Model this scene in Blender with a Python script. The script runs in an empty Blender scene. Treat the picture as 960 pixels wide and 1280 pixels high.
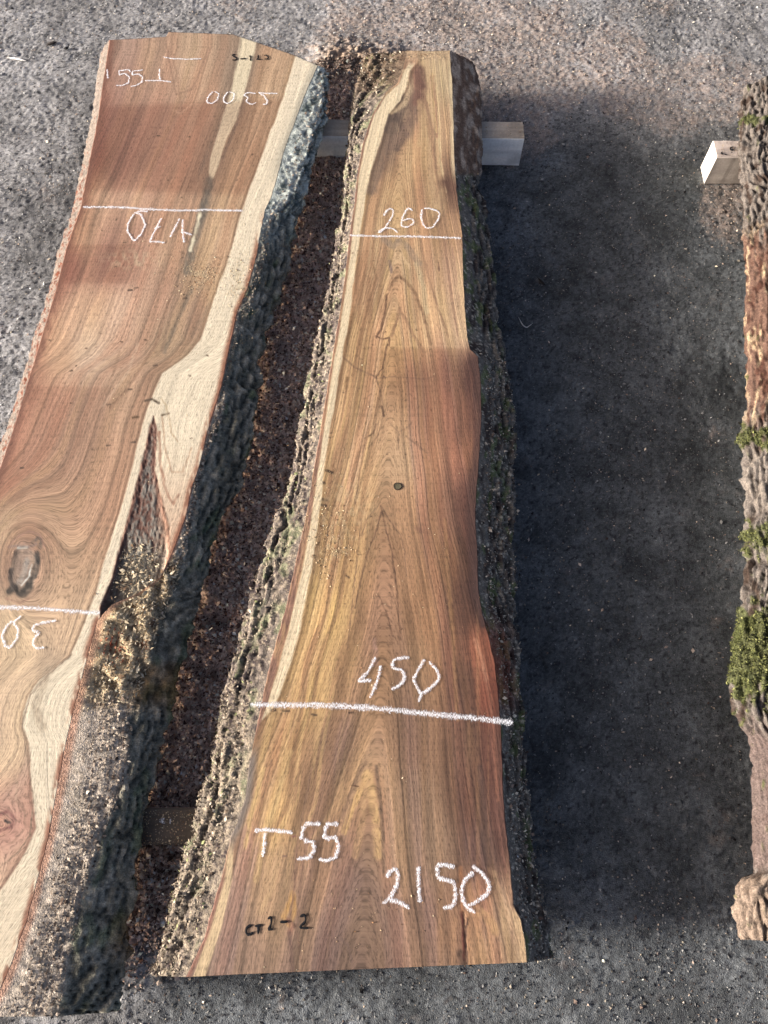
import bpy, bmesh, math
import numpy as np
from mathutils import Vector

# ------------------------------------------------------------------ camera, sky, sun, exposure
S = bpy.context.scene
COL = S.collection
TILT = math.radians(22.9)          # camera looks almost straight down
FPX = 961.0                        # focal length in pixels of a 960 x 1280 picture
ZB, ZT = 0.095, 0.150              # underside and sawn top of the slabs
H = ZT + 1.424
cam = bpy.data.objects.new("camera", bpy.data.cameras.new("camera"))
COL.objects.link(cam)
cam.location = (0, 0, H)
cam.rotation_euler = (TILT, 0, 0)
cam.data.sensor_fit = 'VERTICAL'
cam.data.sensor_height = 24.0
cam.data.lens = FPX / 1280 * 24.0
cam.data.clip_start = 0.01
cam.data.clip_end = 500
S.camera = cam

SUN_EL, SUN_AZ = math.radians(13.5), math.radians(4)   # low light from the left, a little from the viewer's side
w = bpy.data.worlds.new("World"); S.world = w; w.use_nodes = True
nt = w.node_tree; bg = nt.nodes["Background"]
sky = nt.nodes.new("ShaderNodeTexSky"); sky.sky_type = 'NISHITA'; sky.sun_disc = False
sky.sun_elevation = SUN_EL
sky.sun_rotation = -(math.pi / 2 + SUN_AZ)
sky.air_density = 0.35; sky.dust_density = 4.0; sky.ozone_density = 0.0       # thin, hazy, nearly neutral light
nt.links.new(sky.outputs[0], bg.inputs[0]); bg.inputs[1].default_value = 0.115
sun = bpy.data.objects.new("sun", bpy.data.lights.new("sun", 'SUN')); COL.objects.link(sun)
sun.data.energy = 5.0; sun.data.angle = math.radians(9.0); sun.data.color = (1.0, 0.96, 0.91)
sd = Vector((math.cos(SUN_EL) * math.cos(SUN_AZ), math.cos(SUN_EL) * math.sin(SUN_AZ), -math.sin(SUN_EL)))
sun.rotation_euler = sd.to_track_quat('-Z', 'Y').to_euler()
sun.location = (-3, -0.5, 3)
S.view_settings.view_transform = 'Standard'; S.view_settings.look = 'None'
S.view_settings.gamma = 1; S.view_settings.use_curve_mapping = False
S.view_settings.exposure = 1.38

# ------------------------------------------------------------------ numeric helpers
rng = np.random.default_rng(7)
ct, st = math.cos(TILT), math.sin(TILT)

def un(px, py, z):
    """point of the photograph -> x, y on the level z"""
    px = np.asarray(px, float); py = np.asarray(py, float)
    dx = (px - 480) / FPX; v = -(py - 640) / FPX
    dy = v * ct + st; dz = v * st - ct
    k = (z - H) / dz
    return dx * k, dy * k

def pj(x, y, z):
    """x, y, z -> point of the photograph (used as map coordinates for stains and grain)"""
    zz = z - H
    cy = y * ct + zz * st; cz = -y * st + zz * ct
    return 480 + FPX * x / -cz, 640 - FPX * cy / -cz

def _hash(ix, iy, seed):
    h = (ix * 374761393 + iy * 668265263 + seed * 97463477) & 0xffffffff
    h = ((h ^ (h >> 13)) * 1274126177) & 0xffffffff
    h ^= h >> 16
    return h / 4294967295.0

def vn(x, y, seed=0):
    x, y = np.broadcast_arrays(np.asarray(x, float), np.asarray(y, float))
    ix = np.floor(x).astype(np.int64); iy = np.floor(y).astype(np.int64)
    fx = x - ix; fy = y - iy
    fx = fx * fx * (3 - 2 * fx); fy = fy * fy * (3 - 2 * fy)
    a = _hash(ix, iy, seed); b = _hash(ix + 1, iy, seed); c = _hash(ix, iy + 1, seed); d = _hash(ix + 1, iy + 1, seed)
    return ((a + (b - a) * fx) * (1 - fy) + (c + (d - c) * fx) * fy) * 2 - 1

def fbm(x, y, octv=4, seed=0, gain=0.5):
    s = 0; a = 1.0; t = 0
    x = np.asarray(x, float); y = np.asarray(y, float)
    for o in range(octv):
        s = s + a * vn(x * 2 ** o + 17.3 * o, y * 2 ** o - 9.1 * o, seed + o * 31); t += a; a *= gain
    return s / t

def cells(x, y, seed=0):
    """distance to the nearest and second nearest cell point, and the cell's own random value"""
    x = np.asarray(x, float); y = np.asarray(y, float)
    ix = np.floor(x).astype(np.int64); iy = np.floor(y).astype(np.int64)
    f1 = np.full(x.shape, 9.0); f2 = f1.copy(); cid = np.zeros(x.shape)
    for a in (-1, 0, 1):
        for b in (-1, 0, 1):
            cx = ix + a; cy = iy + b
            r1 = _hash(cx, cy, seed); r2 = _hash(cx, cy, seed + 5)
            d = np.hypot(cx + r1 - x, cy + r2 - y)
            near = d < f1
            f2 = np.where(near, f1, np.minimum(f2, d)); cid = np.where(near, _hash(cx, cy, seed + 9), cid)
            f1 = np.where(near, d, f1)
    return f1, f2, cid

def ss(a, b, x):
    t = np.clip((x - a) / (b - a), 0, 1); return t * t * (3 - 2 * t)

def lin(c):
    c = np.clip(np.asarray(c, float) / 255.0, 0, 1)
    return np.where(c <= 0.04045, c / 12.92, ((c + 0.055) / 1.055) ** 2.4)

def mix(a, b, m):
    return a * (1 - m[..., None]) + np.asarray(b, float) * m[..., None]

def pl(s):
    return np.array([[float(v) for v in p.split(',')] for p in s.split()])

def at(poly, py):
    """x of a polyline given by its y (image rows)"""
    o = np.argsort(poly[:, 1]); return np.interp(py, poly[o, 1], poly[o, 0])

def poly_dist(PX, PY, pts):
    d = np.full(PX.shape, 1e9); tt = np.zeros(PX.shape)
    n = len(pts) - 1
    for i in range(n):
        a = pts[i]; b = pts[i + 1]; e = b - a; L = max(e @ e, 1e-9)
        t = np.clip(((PX - a[0]) * e[0] + (PY - a[1]) * e[1]) / L, 0, 1)
        q = np.hypot(PX - a[0] - t * e[0], PY - a[1] - t * e[1])
        tt = np.where(q < d, (i + t) / n, tt); d = np.minimum(d, q)
    return d, tt

def idw(PX, PY, ctrl, sx=1.0, sy=0.55, s0=18.0):
    pts = ctrl[:, :2]; colr = ctrl[:, 2:]
    out = np.zeros(PX.shape + (3,)); flat = out.reshape(-1, 3)
    fx = PX.ravel(); fy = PY.ravel()
    for i in range(0, fx.size, 40000):
        dx = (fx[i:i + 40000, None] - pts[:, 0]) * sx; dy = (fy[i:i + 40000, None] - pts[:, 1]) * sy
        wgt = 1.0 / (dx * dx + dy * dy + s0 * s0) ** 2.2
        flat[i:i + 40000] = (wgt @ colr) / wgt.sum(1, keepdims=True)
    return out

# ------------------------------------------------------------------ mesh helpers
def mesh_obj(name, verts, faces, mat, parent=None, cols=None, vecs=None, smooth=True):
    """faces: int array (n,4) or (n,3), or a list of several such arrays"""
    fl = faces if isinstance(faces, list) else [faces]
    me = bpy.data.meshes.new(name)
    V = np.array(verts, np.float64).reshape(-1, 3)
    if parent: V -= np.array(parent.location)          # parts are modelled in place; store them about their thing's base
    V = V.astype(np.float32)
    me.vertices.add(len(V)); me.vertices.foreach_set("co", V.ravel())
    fl = [np.asarray(f, np.int32) for f in fl if len(f)]
    loops = np.concatenate([f.ravel() for f in fl]); sizes = np.concatenate([np.full(len(f), f.shape[1], np.int32) for f in fl])
    me.loops.add(len(loops)); me.loops.foreach_set("vertex_index", loops)
    me.polygons.add(len(sizes))
    starts = np.concatenate([[0], np.cumsum(sizes)[:-1]]).astype(np.int32)
    me.polygons.foreach_set("loop_start", starts); me.polygons.foreach_set("loop_total", sizes)
    me.polygons.foreach_set("use_smooth", np.full(len(sizes), smooth, bool))
    if cols is not None:
        a = me.attributes.new("tint", 'FLOAT_COLOR', 'POINT')
        c = np.ones((len(V), 4), np.float32); c[:, :3] = np.asarray(cols).reshape(-1, 3)
        a.data.foreach_set("color", c.ravel())
    if vecs is not None:
        a = me.attributes.new("grain", 'FLOAT_VECTOR', 'POINT')
        a.data.foreach_set("vector", np.asarray(vecs, np.float32).ravel())
    me.update(calc_edges=True); me.validate()
    me.materials.append(mat)
    o = bpy.data.objects.new(name, me); COL.objects.link(o)
    if parent: o.parent = parent
    return o

def grid_faces(nr, nc, flip=False, off=0):
    i = np.arange(nr * nc).reshape(nr, nc) + off
    f = np.stack([i[:-1, :-1], i[:-1, 1:], i[1:, 1:], i[1:, :-1]], -1).reshape(-1, 4)
    return f[:, ::-1] if flip else f

def thing(name, label, cat, group=None, loc=(0, 0, 0)):
    o = bpy.data.objects.new(name, None); COL.objects.link(o)
    o.location = loc; o['label'] = label; o['category'] = cat
    o.empty_display_size = 0.1
    if group: o['group'] = group
    return o

def tag(o, label=None, cat=None, group=None, kind=None):
    for k, v in (('label', label), ('category', cat), ('group', group), ('kind', kind)):
        if v: o[k] = v
    return o

# ------------------------------------------------------------------ materials
def new_mat(name, rough=0.8, spec=0.3):
    m = bpy.data.materials.new(name); m.use_nodes = True
    b = m.node_tree.nodes["Principled BSDF"]
    b.inputs["Roughness"].default_value = rough; b.inputs["Specular IOR Level"].default_value = spec
    return m, m.node_tree.nodes, m.node_tree.links, b

def tint_mat(name, rough=0.85, spec=0.2, noise=((300, 0.35), (90, 0.2)), bump=0.0, bump_scale=400):
    """vertex tint broken up by fine noise in object space"""
    m, N, L, b = new_mat(name, rough, spec)
    a = N.new("ShaderNodeAttribute"); a.attribute_name = "tint"
    tc = N.new("ShaderNodeTexCoord"); cur = a.outputs["Color"]
    for sc, amt in noise:
        n = N.new("ShaderNodeTexNoise"); n.inputs["Scale"].default_value = sc; n.inputs["Detail"].default_value = 3
        L.new(tc.outputs["Object"], n.inputs["Vector"])
        mr = N.new("ShaderNodeMapRange"); mr.inputs[1].default_value = 0.25; mr.inputs[2].default_value = 0.75
        mr.inputs[3].default_value = 1 - amt; mr.inputs[4].default_value = 1 + amt
        L.new(n.outputs[0], mr.inputs[0])
        v = N.new("ShaderNodeVectorMath"); v.operation = 'SCALE'
        L.new(cur, v.inputs[0]); L.new(mr.outputs[0], v.inputs["Scale"]); cur = v.outputs[0]
    L.new(cur, b.inputs["Base Color"])
    if bump:
        n = N.new("ShaderNodeTexNoise"); n.inputs["Scale"].default_value = bump_scale; n.inputs["Detail"].default_value = 4
        L.new(tc.outputs["Object"], n.inputs["Vector"])
        bp = N.new("ShaderNodeBump"); bp.inputs["Strength"].default_value = bump; bp.inputs["Distance"].default_value = 0.002
        L.new(n.outputs[0], bp.inputs["Height"]); L.new(bp.outputs[0], b.inputs["Normal"])
    return m

def wood_mat():
    """sawn wood: vertex tint times fibre streaks, pores and saw marks in grain coordinates"""
    m, N, L, b = new_mat("sawn_elm", 0.72, 0.25)
    a = N.new("ShaderNodeAttribute"); a.attribute_name = "tint"
    g = N.new("ShaderNodeAttribute"); g.attribute_name = "grain"
    def stretch(sx, sy):
        v = N.new("ShaderNodeVectorMath"); v.operation = 'MULTIPLY'; v.inputs[1].default_value = (sx, sy, 1)
        L.new(g.outputs["Vector"], v.inputs[0]); return v.outputs[0]
    def noise(sx, sy, det, rg=0.6):
        n = N.new("ShaderNodeTexNoise"); n.inputs["Scale"].default_value = 1.0; n.inputs["Detail"].default_value = det
        n.inputs["Roughness"].default_value = rg
        L.new(stretch(sx, sy), n.inputs["Vector"]); return n.outputs[0]
    def rangemap(s, a0, a1, b0, b1):
        r = N.new("ShaderNodeMapRange"); r.inputs[1].default_value = a0; r.inputs[2].default_value = a1
        r.inputs[3].default_value = b0; r.inputs[4].default_value = b1; L.new(s, r.inputs[0]); return r.outputs[0]
    fib = noise(0.55, 0.012, 3); por = noise(0.75, 0.10, 2); saw = noise(0.010, 0.30, 2)
    cur = a.outputs["Color"]
    for s in (rangemap(fib, 0.3, 0.7, 0.78, 1.20), rangemap(por, 0.32, 0.52, 0.55, 1.08), rangemap(saw, 0.3, 0.7, 0.92, 1.06)):
        v = N.new("ShaderNodeVectorMath"); v.operation = 'SCALE'; L.new(cur, v.inputs[0]); L.new(s, v.inputs["Scale"]); cur = v.outputs[0]
    L.new(cur, b.inputs["Base Color"])
    ad = N.new("ShaderNodeMath"); ad.operation = 'ADD'; L.new(por, ad.inputs[0]); L.new(fib, ad.inputs[1])
    bp = N.new("ShaderNodeBump"); bp.inputs["Strength"].default_value = 0.34; bp.inputs["Distance"].default_value = 0.0006
    L.new(ad.outputs[0], bp.inputs["Height"]); L.new(bp.outputs[0], b.inputs["Normal"])
    return m

def chalk_mat(name, colr, cover, soft=0.22):
    """dry stroke: broken up where the stick skipped over the grain"""
    m, N, L, b = new_mat(name, 0.95, 0.1)
    b.inputs["Base Color"].default_value = (*colr, 1)
    tc = N.new("ShaderNodeTexCoord")
    mp = N.new("ShaderNodeVectorMath"); mp.operation = 'MULTIPLY'; mp.inputs[1].default_value = (760, 230, 1)
    L.new(tc.outputs["Object"], mp.inputs[0])
    n = N.new("ShaderNodeTexNoise"); n.inputs["Scale"].default_value = 1; n.inputs["Detail"].default_value = 3; n.inputs["Roughness"].default_value = 0.7
    L.new(mp.outputs[0], n.inputs["Vector"])
    at_ = N.new("ShaderNodeAttribute"); at_.attribute_name = "tint"       # red channel: nearness to the stroke's edge
    sx = N.new("ShaderNodeSeparateColor"); L.new(at_.outputs["Color"], sx.inputs[0])
    sub = N.new("ShaderNodeMath"); sub.operation = 'MULTIPLY_ADD'; sub.inputs[1].default_value = -0.20
    L.new(sx.outputs[0], sub.inputs[0]); L.new(n.outputs[0], sub.inputs[2])
    r = N.new("ShaderNodeMapRange"); r.inputs[1].default_value = cover; r.inputs[2].default_value = cover + soft
    L.new(sub.outputs[0], r.inputs[0])
    tr = N.new("ShaderNodeBsdfTransparent"); mx = N.new("ShaderNodeMixShader")
    out = N["Material Output"]
    L.new(r.outputs[0], mx.inputs[0]); L.new(tr.outputs[0], mx.inputs[1]); L.new(b.outputs[0], mx.inputs[2]); L.new(mx.outputs[0], out.inputs[0])
    return m

M_WOOD = wood_mat()
M_BARK = tint_mat("bark", 0.97, 0.05, ((420, 0.45), (150, 0.3)), 0.9, 350)
M_GROUND = tint_mat("concrete", 0.95, 0.06, ((650, 0.4), (220, 0.3), (70, 0.12), (9, 0.10)), 0.9, 420)
M_CHIP = tint_mat("sawdust_chips", 1.0, 0.02, ((500, 0.15),))
M_TIMBER = tint_mat("bearer_timber", 0.85, 0.2, ((160, 0.12),), 0.3, 300)
M_MOSS = tint_mat("moss", 0.95, 0.1, ((300, 0.4),))
M_CHALK = chalk_mat("chalk", (0.84, 0.84, 0.87), 0.385)
M_CHALK_THIN = chalk_mat("chalk_faint", (0.84, 0.84, 0.87), 0.37)
M_INK = chalk_mat("black_marker", (0.012, 0.012, 0.014), 0.10, 0.15)

# ------------------------------------------------------------------ concrete floor with sawdust
def axis(lo, hi, step, far, n):
    core = np.arange(lo, hi + 1e-6, step)
    g = step * np.cumsum(1.35 ** np.arange(n)); g = g * 1.0
    a = lo - g[::-1]; b = hi + g
    a = a[a > -far]; b = b[b < far]
    return np.concatenate([[-far], a, core, b, [far]])

GAP_L = pl("408,40 404,100 402,140 388,200 375,226 367,267 360,301 355,332 343,373 328,409 320,444 316,500 300,600 267,640 258,700 240,780 223,830 210,880 197,920 188,960 180,1000 170,1060 162,1130 158,1200 150,1262")
GAP_R = pl("462,40 458,70 447,110 440,150 434,200 432,250 424,300 415,350 405,400 393,450 384,500 376,550 365,600 345,650 330,700 312,750 300,800 285,850 272,900 265,950 250,1000 235,1050 222,1100 208,1150 196,1200 185,1262")

def dust_amount(px, py):
    """0..1: how much brown sawdust covers the concrete here"""
    n = fbm(px / 60, py / 60, 4, 90); n2 = fbm(px / 14, py / 14, 3, 91)
    l = at(GAP_L, py); r = at(GAP_R, py)
    gap = ss(-22, 14, px - l + 10 * n) * ss(-30, 8, r - px + 30) * ss(1235, 1130, py + 40 * n) * ss(40, 80, py + 14 * n)
    pile = np.exp(-(((px - 425) / 42) ** 2 + ((py - 85) / 42) ** 2)) * 0.75
    top = 0.5 * ss(0, 0.28, np.exp(-(((px - 590) / 190) ** 2 + ((py - 70) / 95) ** 2)) + 0.45 * n - 0.15)
    rt = 0.42 * ss(0, 0.3, np.exp(-(((px - 850) / 130) ** 2 + ((py - 115) / 50) ** 2)) + 0.4 * n - 0.2)
    rb = 0.5 * ss(0, 0.3, np.exp(-(((px - 905) / 40) ** 2 + ((py - 250) / 80) ** 2)) + 0.3 * n - 0.3)
    br = 0.55 * ss(0, 0.3, np.exp(-(((px - 650) / 60) ** 2 + ((py - 165) / 50) ** 2)) + 0.3 * n - 0.3)
    return np.clip(np.maximum.reduce([gap, pile, top, rt, rb, br]) + 0.15 * n2, 0, 1), np.clip(gap + 0.55 * pile, 0, 1)

gx = axis(-1.7, 1.6, 0.0040, 60, 30); gy = axis(-0.75, 2.95, 0.0040, 60, 30)
GX, GY = np.meshgrid(gx, gy)
inner = ss(0, 0.1, np.minimum(np.minimum(GX + 1.7, 1.6 - GX), np.minimum(GY + 0.75, 2.95 - GY)))
GPX, GPY = pj(GX, np.clip(GY, -0.45, 2.7), 0.0)
DA, HP = dust_amount(np.clip(GPX, -300, 1300), np.clip(GPY, -100, 1400))
xm, ym = GX * 1000, GY * 1000
gz = 0.0019 * fbm(xm / 8, ym / 8, 3, 3) + 0.0022 * fbm(xm / 90, ym / 90, 3, 4)
worn = 0.45 + 0.55 * np.maximum(np.maximum(ss(270, 120, GPX), ss(230, 95, GPY)), ss(-0.15, 0.4, fbm(xm / 120, ym / 170, 4, 19)))
gz *= worn
pit = worn * np.maximum(0, fbm(xm / 13, ym / 13, 2, 5) - 0.35)
gz -= 0.005 * pit
clod = np.abs(fbm(xm / 30, ym / 30, 4, 6)); clod2 = fbm(xm / 10, ym / 10, 3, 8)
gz += HP * (0.012 + 0.020 * (0.5 - clod) + 0.0045 * clod2) + DA * 0.002 * clod2
for hx, hy, rx, ry, dep in ((273, 780, 17, 9, 0.030), (268, 846, 15, 8, 0.024), (418, 285, 9, 9, 0.016), (372, 310, 8, 7, 0.012), (250, 905, 8, 6, 0.010)):
    q = ((GPX - hx) / rx) ** 2 + ((GPY - hy) / ry) ** 2
    gz -= dep * np.exp(-q * (1 + 0.3 * clod2))
gz *= inner
GZ = gz
mott = fbm(xm / 260, ym / 260, 4, 11)
toned = np.maximum(ss(270, 120, GPX + 60 * mott), ss(230, 95, GPY + 40 * mott))       # paler concrete towards the left and the far side
con = mix(np.broadcast_to(lin([86, 88, 89]), GX.shape + (3,)), lin([129, 127, 126]), toned)
mott = fbm(xm / 260, ym / 260, 4, 11); mott2 = fbm(xm / 55, ym / 55, 3, 12)
con *= (1 + 0.38 * mott + 0.42 * mott2 + 0.3 * fbm(xm / 20, ym / 20, 3, 18))[..., None]
con = mix(con, con * 0.55, 0.7 * ss(0.12, 0.6, fbm(xm / 210 + 5, ym / 330, 4, 13)))
con = mix(con, con * 1.4, 0.6 * ss(0.1, 0.45, fbm(xm / 160, ym / 120, 4, 14)))
spk = vn(xm / 4.5, ym / 4.5, 15)
con *= (1 + 0.38 * spk)[..., None]
con = mix(con, lin([60, 60, 62]), ss(0.35, 0.6, fbm(xm / 7, ym / 7, 2, 16)))
dust = (lin([146, 131, 121]) * (1 - HP[..., None]) + HP[..., None] * (lin([150, 130, 112]) + (lin([212, 186, 172]) - lin([150, 130, 112])) * ss(85, 125, GPY)[..., None])) * (1 + 0.3 * clod2 + 0.2 * spk)[..., None]  # drift tint painted brighter where the gap lies in shade
con = mix(con, dust, ss(0.1, 0.95, DA + 0.35 * clod2 * (DA > 0.02)))
# shade painted into the floor colour between the middle and right slabs
floor_shade = ss(640, 700, GPX + 30 * mott2) * ss(960, 880, GPX + 20 * mott2) * ss(110, 175, GPY + 30 * mott2) * ss(1150, 1040, GPY + 40 * mott2)
con = mix(con, con * np.array([0.80, 0.80, 0.78]), 0.8 * floor_shade * (1 - 0.6 * DA))
far = 1 - ss(0, 0.35, np.minimum(np.minimum(GX + 1.7, 1.6 - GX), np.minimum(GY + 0.75, 2.95 - GY)))
con = mix(con, lin([118, 116, 115]), far)                      # plain concrete beyond the sawing place
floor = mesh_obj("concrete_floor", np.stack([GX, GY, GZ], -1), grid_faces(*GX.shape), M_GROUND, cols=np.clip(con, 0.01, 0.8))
tag(floor, "rough grey concrete floor strewn with sawdust", None, None, "structure")

def ground_z(x, y):
    ix = np.clip(np.searchsorted(gx, x) - 1, 0, len(gx) - 2); iy = np.clip(np.searchsorted(gy, y) - 1, 0, len(gy) - 2)
    return GZ[iy, ix]

# ------------------------------------------------------------------ chips
def chips(name, P, L, W, cols, mat=None, up=None, tilt=0.5, parent=None, seed=1):
    """many small bent flakes lying on a surface: one mesh"""
    r = np.random.default_rng(seed); n = len(P)
    a = r.uniform(0, 2 * np.pi, n)
    d = np.stack([np.cos(a), np.sin(a), r.normal(0, tilt, n) * 0.7], -1); d /= np.linalg.norm(d, axis=1, keepdims=True)
    upv = np.tile([0, 0, 1.0], (n, 1)) if up is None else up
    s = np.cross(upv, d); s /= np.linalg.norm(s, axis=1, keepdims=True) + 1e-9
    nrm = np.cross(d, s); roll = r.normal(0, tilt, n)[:, None]
    s = s * np.cos(roll) + nrm * np.sin(roll); nrm = np.cross(d, s)
    L = L[:, None]; W = W[:, None]
    c = P + upv * (0.35 * W + 0.25 * L * np.abs(d[:, 2:3]))
    bend = nrm * (r.uniform(0.05, 0.3, n)[:, None] * W)
    th = nrm * 0.00035
    v = np.stack([c - d * L / 2 - bend, c + s * W / 2, c + d * L / 2 - bend, c - s * W / 2, c - th * 2 - bend], 1)
    i = np.arange(n)[:, None] * 5
    f = np.concatenate([i + np.array([[0, 3, 1]]), i + np.array([[1, 3, 2]]), i + np.array([[0, 1, 4]]), i + np.array([[1, 2, 4]]), i + np.array([[2, 3, 4]]), i + np.array([[3, 0, 4]])])
    return mesh_obj(name, v, f, mat or M_CHIP, parent, cols=np.repeat(cols, 5, 0), smooth=False)

def palette(n, items, seed, var=0.25):
    r = np.random.default_rng(seed)
    base = lin(np.array([i[:3] for i in items])); p = np.array([i[3] for i in items], float)
    c = base[r.choice(len(items), n, p=p / p.sum())]
    return np.clip(c * r.lognormal(0, var, n)[:, None], 0.004, 0.75)

NG = 400000
cx = rng.uniform(-1.45, 1.4, NG); cy = rng.uniform(-0.6, 2.7, NG)
cpx, cpy = pj(cx, cy, 0.0)
ca, chp = dust_amount(cpx, cpy)
dens = (0.55 + 0.45 * np.maximum(np.maximum(ss(270, 120, cpx), ss(230, 95, cpy)), np.maximum(ca, ss(1080, 1180, cpy)))) * np.clip(0.55 + 0.45 * fbm(cx * 6, cy * 6, 3, 40) + 0.6 * ca, 0.08, 1)
keep = rng.uniform(0, 1, NG) < dens
cx, cy, ca, chp, cpx, cpy = cx[keep], cy[keep], ca[keep], chp[keep], cpx[keep], cpy[keep]
n = len(cx)
cl = np.clip(rng.lognormal(math.log(0.0030), 0.45, n), 0.0013, 0.011) * (1 + 0.25 * chp)
grey = palette(n, ((150, 148, 145, 5), (182, 179, 174, 2), (112, 110, 109, 3), (76, 73, 72, 2), (172, 162, 146, 1)), 3)
brown = palette(n, ((156, 139, 126, 4), (186, 168, 150, 2), (114, 98, 88, 3), (76, 63, 57, 2), (202, 184, 160, 0.8)), 4)
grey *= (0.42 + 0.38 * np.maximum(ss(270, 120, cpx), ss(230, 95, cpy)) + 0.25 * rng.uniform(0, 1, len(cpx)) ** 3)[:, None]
cc = np.where((rng.uniform(0, 1, n) < 0.1 + 0.9 * ca)[:, None], brown, grey)
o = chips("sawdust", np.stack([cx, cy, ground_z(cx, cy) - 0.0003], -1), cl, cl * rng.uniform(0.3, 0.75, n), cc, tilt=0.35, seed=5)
tag(o, "loose sawdust and fine wood chips scattered over the concrete floor", "sawdust", None, "stuff")
# deep sawdust packed between the slabs
NH = 95000
cy = rng.uniform(-0.3, 2.1, NH); _, hy = pj(0 * cy, cy, 0.01)
xl, _ = un(at(GAP_L, hy) - 30, hy, 0.01); xr, _ = un(at(GAP_R, hy) + 30, hy, 0.01)
cx = xl + (xr - xl) * rng.uniform(0, 1, NH)
cpx, cpy = pj(cx, cy, 0.01); ca, chp = dust_amount(cpx, cpy)
keep = rng.uniform(0, 1, NH) < chp; cx, cy = cx[keep], cy[keep]; n = len(cx)
cl = np.clip(rng.lognormal(math.log(0.0052), 0.45, n), 0.002, 0.014)
hc = palette(n, ((196, 172, 156, 5), (216, 196, 180, 2), (160, 134, 120, 3), (100, 78, 70, 2), (228, 212, 196, 0.8)), 8)
_, hy = pj(cx, cy, 0.01); hc *= (0.42 + 0.62 * ss(85, 130, hy))[:, None]  # chips painted brighter in the shaded gap than at the lit far end
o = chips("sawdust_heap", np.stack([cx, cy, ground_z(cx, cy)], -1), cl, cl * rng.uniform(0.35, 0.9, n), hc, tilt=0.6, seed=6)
tag(o, "deep drift of brown sawdust packed in the gap between the two lettered slabs", "sawdust", None, "stuff")

# ------------------------------------------------------------------ slab builder
def edge_world(poly, z):
    x, y = un(poly[:, 0], poly[:, 1], z); o_ = np.argsort(y); return x[o_], y[o_]

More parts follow.
